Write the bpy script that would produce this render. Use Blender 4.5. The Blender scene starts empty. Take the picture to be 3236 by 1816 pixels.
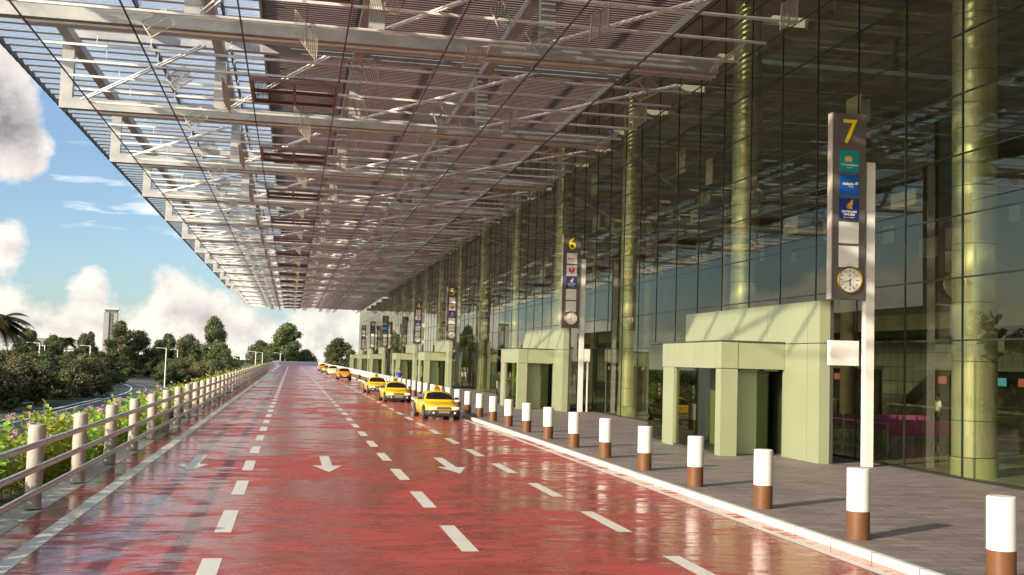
import bpy, bmesh, math, random
from mathutils import Vector, Matrix, Euler
R=math.radians
random.seed(7)
SC=bpy.context.scene
COL=SC.collection
ORD=('first second third fourth fifth sixth seventh eighth ninth tenth eleventh twelfth thirteenth fourteenth fifteenth sixteenth seventeenth eighteenth nineteenth twentieth').split()
def ordw(n):
    n+=1
    if n<=20: return ORD[n-1]
    t,u=divmod(n,10)
    tens={2:'twenty',3:'thirty',4:'forty',5:'fifty',6:'sixty',7:'seventy',8:'eighty',9:'ninety'}[t]
    if u==0: return {2:'twentieth',3:'thirtieth',4:'fortieth',5:'fiftieth',6:'sixtieth',7:'seventieth',8:'eightieth',9:'ninetieth'}[t]
    return tens+'-'+ORD[u-1]

# ------------------------------------------------------------------ mesh builder
class MB:
    def __init__(s): s.v=[]; s.f=[]; s.sm=[]
    def add(s,vs,fs,smooth=False):
        b=len(s.v); s.v+= [tuple(v) for v in vs]
        for f in fs: s.f.append(tuple(i+b for i in f)); s.sm.append(smooth)
        return s
    def box(s,x0,x1,y0,y1,z0,z1):
        v=[(x0,y0,z0),(x1,y0,z0),(x1,y1,z0),(x0,y1,z0),(x0,y0,z1),(x1,y0,z1),(x1,y1,z1),(x0,y1,z1)]
        return s.add(v,[(0,3,2,1),(4,5,6,7),(0,1,5,4),(1,2,6,5),(2,3,7,6),(3,0,4,7)])
    def cbox(s,c,d,rot=None):
        v=[]
        for k in ((-1,-1,-1),(1,-1,-1),(1,1,-1),(-1,1,-1),(-1,-1,1),(1,-1,1),(1,1,1),(-1,1,1)):
            p=Vector((k[0]*d[0]/2,k[1]*d[1]/2,k[2]*d[2]/2))
            if rot is not None: p=rot@p
            v.append(p+Vector(c))
        return s.add(v,[(0,3,2,1),(4,5,6,7),(0,1,5,4),(1,2,6,5),(2,3,7,6),(3,0,4,7)])
    def bar(s,p,q,w,h,up=(0,0,1)):
        p=Vector(p);q=Vector(q);d=(q-p);L=d.length
        if L<1e-6:return s
        d/=L;u=Vector(up)
        if abs(d.dot(u))>.98:u=Vector((1,0,0))
        x=d.cross(u).normalized();u=x.cross(d)
        m=Matrix((x,d,u)).transposed()
        return s.cbox((p+q)/2,(w,L,h),m)
    def cyl(s,p,q,r,n=16,r2=None,caps=True,smooth=True):
        p=Vector(p);q=Vector(q);d=(q-p).normalized()
        r2=r if r2 is None else r2
        a=Vector((0,0,1)) if abs(d.z)<.9 else Vector((1,0,0))
        x=d.cross(a).normalized();y=d.cross(x)
        v=[]
        for i in range(n):
            t=2*math.pi*i/n;o=x*math.cos(t)+y*math.sin(t)
            v.append(p+o*r)
        for i in range(n):
            t=2*math.pi*i/n;o=x*math.cos(t)+y*math.sin(t)
            v.append(q+o*r2)
        s.add(v,[(i,i+n,(i+1)%n+n,(i+1)%n) for i in range(n)],smooth)
        if caps:
            s.add(v[:n],[tuple(range(n))]);s.add(v[n:],[tuple(reversed(range(n)))])
        return s
    def tube(s,pts,rs,n=8):
        for i in range(len(pts)-1):
            s.cyl(pts[i],pts[i+1],rs[i],n,rs[i+1],caps=(i==len(pts)-2))
        return s
    def prism(s,poly,axis,a,b):
        """poly: 2-d outline; axis 'x','y','z' extruded from a to b"""
        def P(u,w,t):
            return {'x':(t,u,w),'y':(u,t,w),'z':(u,w,t)}[axis]
        n=len(poly)
        v=[P(u,w,a) for u,w in poly]+[P(u,w,b) for u,w in poly]
        return s.add(v,[tuple(range(n)),tuple(range(2*n-1,n-1,-1))]+[(i,i+n,(i+1)%n+n,(i+1)%n) for i in range(n)])
    def quad(s,a,b,c,d): return s.add([a,b,c,d],[(0,1,2,3)])
    def mesh(s,name):
        me=bpy.data.meshes.new(name)
        me.from_pydata(s.v,[],s.f)
        if any(s.sm): me.polygons.foreach_set('use_smooth',s.sm)
        me.update()
        return me
    def build(s,name,m,parent=None,fix=False,auto=True):
        me=s.mesh(name)
        if fix:
            bm=bmesh.new();bm.from_mesh(me);bmesh.ops.recalc_face_normals(bm,faces=bm.faces);bm.to_mesh(me);bm.free()
        me.materials.append(m)
        o=bpy.data.objects.new(name,me);COL.objects.link(o)
        if parent:o.parent=parent
        return o
def link(name,me,parent=None):
    o=bpy.data.objects.new(name,me);COL.objects.link(o)
    if parent:o.parent=parent
    return o
def tag(o,label=None,cat=None,group=None,kind=None):
    if label:o['label']=label
    if cat:o['category']=cat
    if group:o['group']=group
    if kind:o['kind']=kind
    return o
def thing(name,label,cat,loc=(0,0,0),rz=0,group=None):
    o=bpy.data.objects.new(name,None);COL.objects.link(o)
    o.empty_display_size=.2
    o.location=loc;o.rotation_euler=(0,0,rz)
    return tag(o,label,cat,group)
KIDS={}
def tree_of(o):
    return (o,[tree_of(c) for c in o.children])
def dup(t,parent=None):
    o,ch=t
    c=o.copy();COL.objects.link(c)
    if parent is not None:c.parent=parent
    for k in ch:dup(k,c)
    return c
def struct(o): o['kind']='structure'; return o

# ------------------------------------------------------------------ materials
class NT:
    def __init__(s,t): s.t=t
    def n(s,typ,**k):
        o=s.t.nodes.new(typ)
        for a,b in k.items(): setattr(o,a,b)
        return o
    def setin(s,node,i,v):
        if v is None:return
        if isinstance(v,bpy.types.NodeSocket): s.t.links.new(v,node.inputs[i])
        else: node.inputs[i].default_value=v
    def m(s,op,a,b=None,c=None,clamp=False):
        o=s.n('ShaderNodeMath',operation=op);o.use_clamp=clamp
        s.setin(o,0,a);s.setin(o,1,b);s.setin(o,2,c)
        return o.outputs[0]
    def mix(s,f,a,b,mode='MIX'):
        o=s.n('ShaderNodeMix',data_type='RGBA',blend_type=mode)
        s.setin(o,0,f);s.setin(o,6,a);s.setin(o,7,b)
        return o.outputs[2]
    def noise(s,vec,scale,detail=4,rough=.55,dist=0):
        o=s.n('ShaderNodeTexNoise');s.setin(o,0,vec)
        o.inputs['Scale'].default_value=scale;o.inputs['Detail'].default_value=detail
        o.inputs['Roughness'].default_value=rough;o.inputs['Distortion'].default_value=dist
        return o.outputs[0]
    def ramp(s,f,*stops):
        o=s.n('ShaderNodeValToRGB');s.setin(o,0,f)
        e=o.color_ramp.elements
        while len(e)<len(stops):e.new(.5)
        for k,(p,c) in zip(e,stops):
            k.position=p;k.color=c if len(c)==4 else (*c,1)
        return o.outputs[0]
    def mapr(s,f,a,b,c=0,d=1):
        o=s.n('ShaderNodeMapRange');s.setin(o,0,f)
        for i,v in enumerate((a,b,c,d)):o.inputs[i+1].default_value=v
        return o.outputs[0]
    def coord(s,kind='Object'): return s.n('ShaderNodeTexCoord').outputs[kind]
    def scale(s,vec,v):
        o=s.n('ShaderNodeVectorMath',operation='MULTIPLY');s.setin(o,0,vec);o.inputs[1].default_value=v
        return o.outputs[0]
    def bump(s,h,strength=.3,dist=.02,normal=None):
        o=s.n('ShaderNodeBump');s.setin(o,'Height',h);o.inputs['Strength'].default_value=strength;o.inputs['Distance'].default_value=dist
        if normal is not None:s.setin(o,'Normal',normal)
        return o.outputs[0]
    def sep(s,vec):
        o=s.n('ShaderNodeSeparateXYZ');s.setin(o,0,vec);return o.outputs
def c4(c): return (*c,1) if len(c)==3 else c
def newmat(name):
    m=bpy.data.materials.new(name);m.use_nodes=True
    t=NT(m.node_tree);p=m.node_tree.nodes['Principled BSDF']
    return m,t,p
def mat(name,col,rough=.6,metal=0,var=.12,vs=3.,bump=0,bs=40.,spec=.5,dirt=0,dirtcol=None,coat=0,sub=None):
    """plain surface with low-contrast tone variation, optional grain and blotchy wear"""
    m,t,p=newmat(name)
    co=t.coord('Object')
    n=t.noise(co,vs,5)
    f=t.mapr(n,.3,.7)
    a=tuple(x*(1-var) for x in col);b=tuple(min(1,x*(1+var)) for x in col)
    c=t.mix(f,c4(a),c4(b))
    if dirt:
        d=t.noise(co,vs*.45,8,.7,.4)
        df=t.mapr(d,.56,.74,0,dirt)
        c=t.mix(df,c,c4(dirtcol or tuple(x*.45 for x in col)))
    t.setin(p,'Base Color',c)
    p.inputs['Roughness'].default_value=rough;p.inputs['Metallic'].default_value=metal
    p.inputs['Specular IOR Level'].default_value=spec
    if coat: p.inputs['Coat Weight'].default_value=coat;p.inputs['Coat Roughness'].default_value=.06
    if bump:
        t.setin(p,'Normal',t.bump(t.noise(co,bs,4),bump,.02))
    return m
M={}
M['steel']=mat('painted_concrete_beam',(.47,.465,.45),.55,0,.16,1.1,.25,14,dirt=.75,dirtcol=(.20,.185,.17))
M['batten']=mat('cream_batten_paint',(.85,.845,.82),.45,0,.06,2)
M['rod']=mat('dark_rod_paint',(.11,.09,.085),.5,0,.1,2)
M['purlin']=mat('black_purlin_paint',(.03,.03,.032),.5,0,.1,2)
M['cream']=mat('cream_bar_paint',(.52,.50,.41),.5,0,.1,1.5)
M['white']=mat('white_paint',(.74,.715,.66),.42,0,.05,2.,dirt=.12,dirtcol=(.55,.5,.42))
M['postp']=mat('post_paint',(.47,.405,.34),.38,0,.06,2.5,dirt=.2,dirtcol=(.45,.39,.33))
M['brown']=mat('brown_bollard_paint',(.155,.063,.022),.4,0,.1,4)
M['panelgrey']=mat('sign_panel_grey',(.125,.108,.102),.4,0,.05,3)
M['yellow']=mat('yellow_numeral_paint',(.9,.72,.02),.35,0,.03,3)
M['tilewhite']=mat('blank_tile_white',(.88,.86,.82),.35,0,.03,3)
M['green']=mat('pale_green_panel',(.305,.328,.20),.36,0,.05,.8,spec=.45)
M['greendark']=mat('dark_porch_edge',(.055,.06,.045),.35,0,.1,2)
M['mullion']=mat('mullion_dark',(.035,.036,.03),.35,.3,.1,2)
M['kerbwhite']=mat('white_kerb_paint',(.78,.74,.65),.5,0,.10,6,dirt=.35,dirtcol=(.45,.40,.33))
M['mark']=mat('road_marking_paint',(.74,.71,.63),.33,0,.08,9,dirt=.3,dirtcol=(.5,.42,.36))
M['concrete']=mat('edge_concrete',(.50,.45,.37),.75,0,.2,5,.4,60,dirt=.4)
M['soil']=mat('planter_soil',(.06,.045,.03),.9,0,.4,9,.6,20)
M['ground']=mat('lower_ground',(.055,.062,.03),.95,0,.45,.07,.3,1)
M['asphalt']=mat('lower_asphalt',(.075,.066,.056),.85,0,.2,.4,.2,30)
M['leafdark']=None
M['bark']=mat('bark',(.13,.095,.07),.9,0,.3,3,.5,20)
M['twig']=mat('twig',(.30,.20,.12),.8,0,.2,6)
M['tower']=mat('tower_concrete',(.31,.28,.245),.7,0,.1,.08)
M['towerdark']=mat('tower_recess',(.15,.14,.13),.7,0,.1,.08)
M['towerglass']=mat('tower_glass',(.05,.12,.07),.15,0,.1,.3)
M['greywall']=mat('grey_facade',(.34,.33,.33),.7,0,.12,.05)
M['bridge']=mat('bridge_white',(.66,.61,.52),.65,0,.08,.05)
M['chrome']=mat('chrome_trim',(.6,.6,.6),.15,1,.03,3)
M['rubber']=mat('tyre_rubber',(.022,.022,.022),.75,0,.15,9)
M['blackplastic']=mat('black_bumper_plastic',(.03,.03,.03),.5,0,.1,5)
M['carglass']=mat('car_window_glass',(.012,.012,.013),.06,0,.0,3,spec=.35)
M['taxi']=mat('taxi_yellow_paint',(.80,.52,.012),.28,0,.03,2,coat=.6)
M['orange']=mat('orange_car_paint',(.85,.30,.008),.28,0,.03,2,coat=.6)
M['lime']=mat('pale_lime_paint',(.70,.74,.38),.28,0,.04,2,coat=.6)
M['lamp']=mat('headlight_lens',(.86,.88,.93),.12,0,.1,20)
M['darklamp']=mat('dark_headlight',(.02,.02,.022),.1,0,.1,20)
M['plate']=mat('number_plate',(.75,.72,.6),.4,0,.03,3)
M['gold']=mat('gold_clock_rim',(.75,.50,.10),.22,1,.05,3)
M['dial']=mat('clock_dial',(.82,.79,.72),.4,0,.02,3)
M['ink']=mat('dark_ink',(.04,.035,.03),.5,0,.05,3)
M['counter']=mat('counter_grey',(.30,.28,.22),.4,0,.1,2)
M['counterdark']=mat('counter_front_dark',(.07,.05,.035),.5,0,.2,2)
M['pink']=mat('pink_seat',(.50,.13,.36),.45,0,.06,3)
M['ifloor']=mat('interior_floor_stone',(.36,.37,.30),.18,0,.2,.6)
M['iceil']=mat('interior_ceiling',(.42,.415,.36),.7,0,.2,.25)
M['iwall']=mat('interior_brown_wall',(.26,.21,.16),.6,0,.2,.3)
def m_itile():
    m,t,p=newmat('interior_tiled_wall')
    s=t.sep(t.coord())
    j=t.m('MAXIMUM',t.m('LESS_THAN',t.m('FRACT',t.m('DIVIDE',s[1],1.1)),.05),t.m('LESS_THAN',t.m('FRACT',t.m('DIVIDE',s[2],1.1)),.05))
    n=t.noise(t.coord(),.4,4)
    c=t.mix(t.mapr(n,.3,.7),(.47,.46,.40,1),(.54,.53,.47,1))
    t.setin(p,'Base Color',t.mix(j,c,(.10,.10,.085,1)));p.inputs['Roughness'].default_value=.4
    return m
M['itile']=mat('interior_pale_panel',(.50,.49,.43),.45,0,.08,.4)
M['itilewall']=m_itile()
M['irail']=mat('interior_rail_metal',(.5,.52,.42),.3,.7,.05,2)
M['skin']=mat('skin',(.45,.27,.19),.5,0,.05,6)
M['skin2']=mat('skin_tan',(.33,.19,.12),.5,0,.05,6)
M['hair']=mat('hair_dark',(.02,.016,.013),.6,0,.2,30)
M['blue']=mat('blue_shirt',(.02,.075,.42),.75,0,.12,8)
M['trouser']=mat('dark_trousers',(.03,.032,.045),.8,0,.15,8)
M['greyshirt']=mat('grey_shirt',(.13,.13,.13),.8,0,.15,8)
M['olive']=mat('olive_shirt',(.10,.11,.06),.8,0,.15,8)
M['shoe']=mat('dark_shoes',(.02,.018,.016),.5,0,.1,8)
M['case']=mat('black_suitcase',(.025,.025,.028),.45,0,.1,8)
M['teal']=mat('teal_logo_ground',(.005,.30,.30),.35,0,.04,3)
M['navy']=mat('navy_logo_ground',(.01,.035,.22),.35,0,.04,3)
M['azure']=mat('blue_logo_ground',(.01,.10,.42),.35,0,.25,1.2)
M['logogold']=mat('golden_logo',(.85,.45,.03),.35,0,.04,3)
M['logored']=mat('red_logo',(.62,.02,.02),.35,0,.04,3)
M['logowhite']=mat('white_logo',(.82,.82,.8),.35,0,.02,3)
M['grille']=mat('brown_grille_frame',(.30,.20,.18),.55,0,.08,2)
M['grilleslat']=mat('brown_grille_slat',(.16,.11,.10),.55,0,.08,2)
M['reflector']=mat('reflector_louvre',(.66,.63,.52),.4,.15,.06,3)
M['lamppost']=mat('lamp_post_white',(.74,.71,.63),.5,0,.04,1)
M['hydrant_ring']=M['rod']

def m_column():
    m,t,p=newmat('brushed_column_cladding')
    co=t.coord();s=t.sep(co)
    fz=t.m('FRACT',t.m('DIVIDE',s[2],1.55))
    joint=t.m('LESS_THAN',fz,.012)
    n=t.noise(t.scale(co,(40,40,3)),1,4)
    c=t.mix(t.mapr(n,.3,.7),(.36,.37,.27,1),(.46,.46,.34,1))
    c=t.mix(joint,c,(.05,.05,.04,1))
    t.setin(p,'Base Color',c);p.inputs['Metallic'].default_value=.5
    t.setin(p,'Roughness',t.mapr(n,.2,.8,.30,.42))
    return m
M['column']=m_column()
def m_rail():
    m,t,p=newmat('galvanised_rail')
    co=t.coord()
    n=t.noise(co,38,6,.7)
    c=t.mix(t.mapr(n,.42,.60),(.84,.86,.90,1),(.58,.62,.68,1))
    t.setin(p,'Base Color',c);p.inputs['Metallic'].default_value=.85
    t.setin(p,'Roughness',t.mapr(n,.3,.7,.22,.42))
    return m
M['rail']=m_rail()
def m_road():
    m,t,p=newmat('wet_red_road')
    co=t.coord()
    # the surface is finely ribbed across the lanes; water lies in broken transverse films
    big=t.noise(co,.20,5,.6,.6)
    mid=t.noise(t.scale(co,(.8,1.1,1)),.9,5,.62,.5)
    st=t.noise(t.scale(co,(.75,2.3,1)),1.2,6,.65,.9)
    fine=t.noise(t.scale(co,(1.8,5.2,1)),1.2,4,.6,.5)
    w=t.m('ADD',t.m('ADD',t.m('MULTIPLY',big,.30),t.m('MULTIPLY',mid,.25)),t.m('ADD',t.m('MULTIPLY',st,.30),t.m('MULTIPLY',fine,.15)))
    wet=t.mapr(w,.45,.515)
    grain=t.noise(co,55,3)
    tone=t.noise(t.scale(co,(.8,1.4,1)),.9,6,.65)
    base=t.mix(t.mapr(tone,.3,.7),(.40,.062,.052,1),(.49,.095,.082,1))
    base=t.mix(t.mapr(grain,.45,.8,0,.25),base,(.28,.055,.045,1))
    wear=t.mapr(t.noise(t.scale(co,(1.6,.9,1)),1.6,9,.75),.60,.70,0,.55)
    base=t.mix(wear,base,(.26,.095,.075,1))
    spk=t.m('MULTIPLY',t.mapr(t.noise(t.scale(co,(1,1.5,1)),16,3,.7),.52,.60),t.mapr(t.noise(co,.55,4,.6),.50,.62,0,.55))
    base=t.mix(spk,base,(.17,.085,.07,1))
    stain=t.mapr(t.noise(t.scale(co,(1.4,.22,1)),.7,7,.7),.60,.72,0,.45)
    base=t.mix(stain,base,(.20,.07,.06,1))
    base=t.mix(t.m('MULTIPLY',wet,.35),base,(.27,.06,.06,1))
    t.setin(p,'Base Color',base)
    t.setin(p,'Roughness',t.mapr(wet,0,1,.50,.11))
    t.setin(p,'Specular IOR Level',t.mapr(wet,0,1,.22,.85))
    rip=t.m('ADD',t.noise(t.scale(co,(.7,1.6,1)),2.0,4,.6,.6),t.m('MULTIPLY',fine,.35))
    b1=t.bump(rip,.50,.022)
    t.setin(p,'Normal',b1)
    return m
M['road']=m_road()
def m_mark():
    m,t,p=newmat('wet_road_marking')
    co=t.coord('Object')
    n=t.noise(co,9,6,.7)
    c=t.mix(t.mapr(n,.52,.78,0,.4),(.74,.71,.62,1),(.55,.42,.36,1))
    t.setin(p,'Base Color',c)
    t.setin(p,'Roughness',t.mapr(t.noise(co,1.5,3),.3,.7,.28,.5))
    t.setin(p,'Normal',t.bump(t.noise(co,3.2,4),.2,.02))
    return m
M['mark']=m_mark()
def m_pave():
    m,t,p=newmat('brown_pavers')
    co=t.coord()
    b=t.n('ShaderNodeTexBrick');t.setin(b,'Vector',co)
    b.inputs['Color1'].default_value=(.17,.136,.122,1);b.inputs['Color2'].default_value=(.31,.262,.24,1)
    b.inputs['Mortar'].default_value=(.12,.10,.09,1)
    b.inputs['Scale'].default_value=1;b.inputs['Brick Width'].default_value=.62;b.inputs['Row Height'].default_value=.31
    b.inputs['Mortar Size'].default_value=.02;b.inputs['Bias'].default_value=0
    n=t.noise(co,14,5,.7)
    c=t.mix(t.mapr(n,.3,.7,.0,.5),b.outputs[0],(.15,.125,.11,1))
    n2=t.noise(co,.5,4)
    c=t.mix(t.mapr(n2,.4,.7,0,.35),c,(.30,.255,.23,1))
    t.setin(p,'Base Color',c);p.inputs['Roughness'].default_value=.62
    t.setin(p,'Normal',t.bump(t.m('SUBTRACT',n,b.outputs[1]),.35,.01))
    return m
M['pave']=m_pave()
def m_kerb():
    m,t,p=newmat('white_kerb_stones')
    co=t.coord();s=t.sep(co)
    j=t.m('LESS_THAN',t.m('FRACT',t.m('DIVIDE',s[1],1.25)),.016)
    n=t.noise(co,5,7,.7);n2=t.noise(t.scale(co,(9,1.2,9)),1.2,5,.7)
    c=t.mix(t.mapr(n,.35,.7),(.72,.68,.60,1),(.62,.58,.50,1))
    c=t.mix(t.mapr(n2,.52,.72,0,.6),c,(.36,.32,.27,1))
    c=t.mix(j,c,(.08,.07,.06,1))
    t.setin(p,'Base Color',c);p.inputs['Roughness'].default_value=.55
    t.setin(p,'Normal',t.bump(n,.2,.01))
    return m
M['kerbwhite']=m_kerb()
def m_ceil():
    m,t,p=newmat('brown_ceiling_boards')
    co=t.coord();s=t.sep(co)
    fx=t.m('FRACT',t.m('DIVIDE',s[0],2.1))
    l=t.m('LESS_THAN',fx,.022)
    n=t.noise(co,1.2,5)
    c=t.mix(t.mapr(n,.3,.7),(.15,.108,.095,1),(.195,.145,.13,1))
    c=t.mix(l,c,(.06,.04,.035,1))
    t.setin(p,'Base Color',c);p.inputs['Roughness'].default_value=.6
    return m
M['ceil']=m_ceil()
def m_frit():
    m,t,p=newmat('fritted_louvre_glass')
    co=t.coord();s=t.sep(co)
    line=t.m('LESS_THAN',t.m('FRACT',t.m('DIVIDE',s[1],.115)),.40)
    out=m.node_tree.nodes['Material Output']
    tr=t.n('ShaderNodeBsdfTransparent');tr.inputs[0].default_value=(.80,.88,.95,1)
    d=t.n('ShaderNodeBsdfDiffuse');d.inputs[0].default_value=(.66,.67,.66,1)
    tl=t.n('ShaderNodeBsdfTranslucent');tl.inputs[0].default_value=(.46,.50,.55,1)
    a=t.n('ShaderNodeAddShader');m.node_tree.links.new(d.outputs[0],a.inputs[0]);m.node_tree.links.new(tl.outputs[0],a.inputs[1])
    mx=t.n('ShaderNodeMixShader')
    t.setin(mx,0,t.mapr(line,0,1,.50,.90))
    m.node_tree.links.new(tr.outputs[0],mx.inputs[1]);m.node_tree.links.new(a.outputs[0],mx.inputs[2])
    m.node_tree.links.new(mx.outputs[0],out.inputs[0])
    return m
M['frit']=m_frit()
def m_glass(name,tint,ior=1.75,bumpy=.003,rough=.0):
    m,t,p=newmat(name)
    out=m.node_tree.nodes['Material Output']
    co=t.coord()
    nb=t.bump(t.noise(co,.55,2),bumpy,.02)
    tr=t.n('ShaderNodeBsdfTransparent');tr.inputs[0].default_value=c4(tint)
    g=t.n('ShaderNodeBsdfGlossy');g.inputs[0].default_value=(.82,.84,.70,1);g.inputs['Roughness'].default_value=rough
    t.setin(g,'Normal',nb)
    geo=t.n('ShaderNodeNewGeometry')
    dt=t.n('ShaderNodeVectorMath',operation='DOT_PRODUCT');t.setin(dt,0,geo.outputs['Normal']);t.setin(dt,1,geo.outputs['Incoming'])
    c=t.m('ABSOLUTE',dt.outputs['Value'])
    f0=((ior-1)/(ior+1))**2
    fr=t.m('ADD',t.m('MULTIPLY',t.m('POWER',t.m('SUBTRACT',1.,c),5.),1-f0),f0)
    mx=t.n('ShaderNodeMixShader');t.setin(mx,0,fr)
    m.node_tree.links.new(tr.outputs[0],mx.inputs[1]);m.node_tree.links.new(g.outputs[0],mx.inputs[2])
    m.node_tree.links.new(mx.outputs[0],out.inputs[0])
    return m
M['glass']=m_glass('green_tinted_glazing',(.74,.75,.575),1.82)
M['porchglass']=m_glass('dark_porch_glazing',(.55,.60,.42),1.5)
M['clearglass']=m_glass('balustrade_glass',(.86,.92,.80),1.45)
def m_leaf(name,ca,cb,cc,trans=.35,ns=.35):
    m,t,p=newmat(name)
    out=m.node_tree.nodes['Material Output']
    co=t.coord()
    oi=t.n('ShaderNodeObjectInfo').outputs['Random']
    n=t.noise(co,ns,3,.6)
    n2=t.noise(co,ns*9,2)
    f=t.m('ADD',t.m('MULTIPLY',n,.75),t.m('MULTIPLY',n2,.25))
    c=t.ramp(t.mapr(f,.32,.68),(0,ca),(.5,cb),(1,cc))
    hue=t.n('ShaderNodeHueSaturation');t.setin(hue,'Hue',t.mapr(oi,0,1,.47,.53));t.setin(hue,'Value',t.mapr(oi,0,1,.75,1.3));t.setin(hue,'Color',c)
    d=t.n('ShaderNodeBsdfDiffuse');t.setin(d,0,hue.outputs[0])
    tl=t.n('ShaderNodeBsdfTranslucent');t.setin(tl,0,hue.outputs[0])
    gl=t.n('ShaderNodeBsdfGlossy');gl.inputs[0].default_value=(.6,.6,.6,1);gl.inputs['Roughness'].default_value=.45
    mx=t.n('ShaderNodeMixShader');mx.inputs[0].default_value=trans
    L=m.node_tree.links
    L.new(d.outputs[0],mx.inputs[1]);L.new(tl.outputs[0],mx.inputs[2])
    m2=t.n('ShaderNodeMixShader');m2.inputs[0].default_value=.04
    L.new(mx.outputs[0],m2.inputs[1]);L.new(gl.outputs[0],m2.inputs[2])
    L.new(m2.outputs[0],out.inputs[0])
    return m
M['leafdark']=m_leaf('dark_tree_leaves',(.05,.058,.018),(.095,.105,.032),(.19,.175,.06))
M['leafolive']=m_leaf('olive_shrub_leaves',(.06,.06,.022),(.135,.125,.042),(.24,.19,.06))
M['palmleaf']=m_leaf('palm_fronds',(.04,.045,.015),(.07,.075,.025),(.15,.10,.03))
M['vine']=m_leaf('bright_vine_leaves',(.19,.31,.02),(.33,.48,.035),(.48,.60,.08),.45,2.5)
M['flower']=m_leaf('pink_blossom',(.55,.20,.38),(.80,.42,.60),(.88,.62,.74),.4,6)

# ------------------------------------------------------------------ camera, sun, sky
cam=bpy.data.cameras.new('camera');cam.sensor_width=36;cam.lens=36*2800/2576
cam.clip_start=.1;cam.clip_end=6000
co=bpy.data.objects.new('camera',cam);COL.objects.link(co)
co.matrix_world=Matrix.Translation((0,0,2.7))@Matrix.Rotation(R(-11.05),4,'Z')@Matrix.Rotation(R(90+3.894),4,'X')@Matrix.Rotation(.030,4,'Z')
SC.camera=co
SUN_EL,SUN_A=21.,58.
tosun=Vector((-math.sin(R(SUN_A))*math.cos(R(SUN_EL)),-math.cos(R(SUN_A))*math.cos(R(SUN_EL)),math.sin(R(SUN_EL))))
sl=bpy.data.lights.new('sun','SUN');sl.energy=2.65;sl.angle=R(.55);sl.color=(1,.87,.68)
so=bpy.data.objects.new('sun',sl);COL.objects.link(so);so.rotation_euler=tosun.to_track_quat('Z','Y').to_euler()
W=bpy.data.worlds.new('World');SC.world=W;W.use_nodes=True
def world():
    t=NT(W.node_tree);bg=W.node_tree.nodes['Background']
    sky=t.n('ShaderNodeTexSky',sky_type='NISHITA');sky.sun_disc=False
    sky.sun_elevation=R(SUN_EL);sky.sun_rotation=R(180+SUN_A);sky.air_density=1.0;sky.dust_density=.6;sky.ozone_density=1.2
    d=t.coord('Generated');s=t.sep(d)
    el=t.m('MULTIPLY',t.m('ARCSINE',s[2]),57.29578)
    az=t.m('MULTIPLY',t.m('ARCTAN2',s[0],s[1]),57.29578)
    cb=t.n('ShaderNodeCombineXYZ');t.setin(cb,0,az);t.setin(cb,1,t.m('MULTIPLY',el,1.25))
    P=cb.outputs[0]
    def field(vec):
        a=t.noise(vec,.16,8,.60,.1)
        b=t.n('ShaderNodeTexVoronoi');t.setin(b,'Vector',vec);b.inputs['Scale'].default_value=.55
        b.feature='SMOOTH_F1';b.inputs['Smoothness'].default_value=.6
        c=t.noise(vec,.9,6,.6)
        x=t.m('ADD',a,t.m('MULTIPLY',b.outputs['Distance'],-.16))
        return t.m('ADD',x,t.m('MULTIPLY',t.m('SUBTRACT',c,.5),.22))
    def blob(a,e,ra,re,amp):
        u=t.m('DIVIDE',t.m('SUBTRACT',az,a),ra);v=t.m('DIVIDE',t.m('SUBTRACT',el,e),re)
        r=t.m('ADD',t.m('MULTIPLY',u,u),t.m('MULTIPLY',v,v))
        return t.m('MULTIPLY',t.m('POWER',2.718,t.m('MULTIPLY',r,-1)),amp)
    def total(L):
        x=None
        for b in L:
            y=blob(*b);x=y if x is None else t.m('ADD',x,y)
        return x
    n0=field(P)
    off=t.n('ShaderNodeVectorMath',operation='ADD');t.setin(off,0,P);off.inputs[1].default_value=(-.55,.75,0)
    n1=field(off.outputs[0])
    # low cumulus bank: its upper outline rises in towers, edges broken by billow noise
    def bump1(a0,ra,amp):
        u=t.m('DIVIDE',t.m('SUBTRACT',az,a0),ra)
        return t.m('MULTIPLY',t.m('POWER',2.718,t.m('MULTIPLY',t.m('MULTIPLY',u,u),-1)),amp)
    h=t.m('ADD',bump1(-9.7,1.0,2.5),1.5)
    for q in ((-6.0,1.5,2.2),(-3.4,1.5,1.5),(-13.2,1.4,.9),(3,5,2.2),(-30,8,4),(-60,14,6),(40,12,5),(75,20,7),(120,25,6),(-110,25,6),(170,30,5)): h=t.m('ADD',h,bump1(*q))
    hd=t.m('MINIMUM',t.m('MAXIMUM',t.m('MULTIPLY',t.m('SUBTRACT',h,el),.17),-.55),.28)
    up=total([(-14.0,5.0,1.9,1.4,.80),(-14.2,10.9,2.9,3.2,1.0),(-15.0,15.0,2.2,2.6,.8),(-12.2,9.0,1.2,1.5,.32),
        (-34,17,9,6,.6),(-60,22,14,7,.6),(-100,22,25,8,.6),(60,22,20,8,.5),(120,20,30,9,.5),(-160,22,30,9,.4)])
    dens=t.m('ADD',t.m('ADD',hd,up),t.m('MULTIPLY',t.m('SUBTRACT',n0,.44),1.25))
    mask=t.mapr(dens,-.04,.16)
    mask=t.m('SMOOTH_MIN',mask,1,.1)
    # thin streaks
    st=t.noise(t.scale(P,(.30,1.5,1)),.9,7,.6,.6)
    stc=total([(-8.7,9.9,1.4,.40,.30),(-7.2,8.0,1.6,.55,.36),(-6.7,7.0,1.6,.35,.34),(-10.6,8.2,1.6,.35,.24),(-9.8,7.0,1.4,.25,.22),(-11,5.9,4,.5,.12),(-7.0,6.0,3,.3,.14)])
    streak=t.mapr(t.m('ADD',st,stc),.66,.95,0,.8)
    # relief: thicker towards the sun is lit, the far side is grey
    rel=t.m('SUBTRACT',n0,n1)
    lit=t.mapr(rel,-.13,.10)
    thick=t.mapr(dens,.02,.5)
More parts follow.
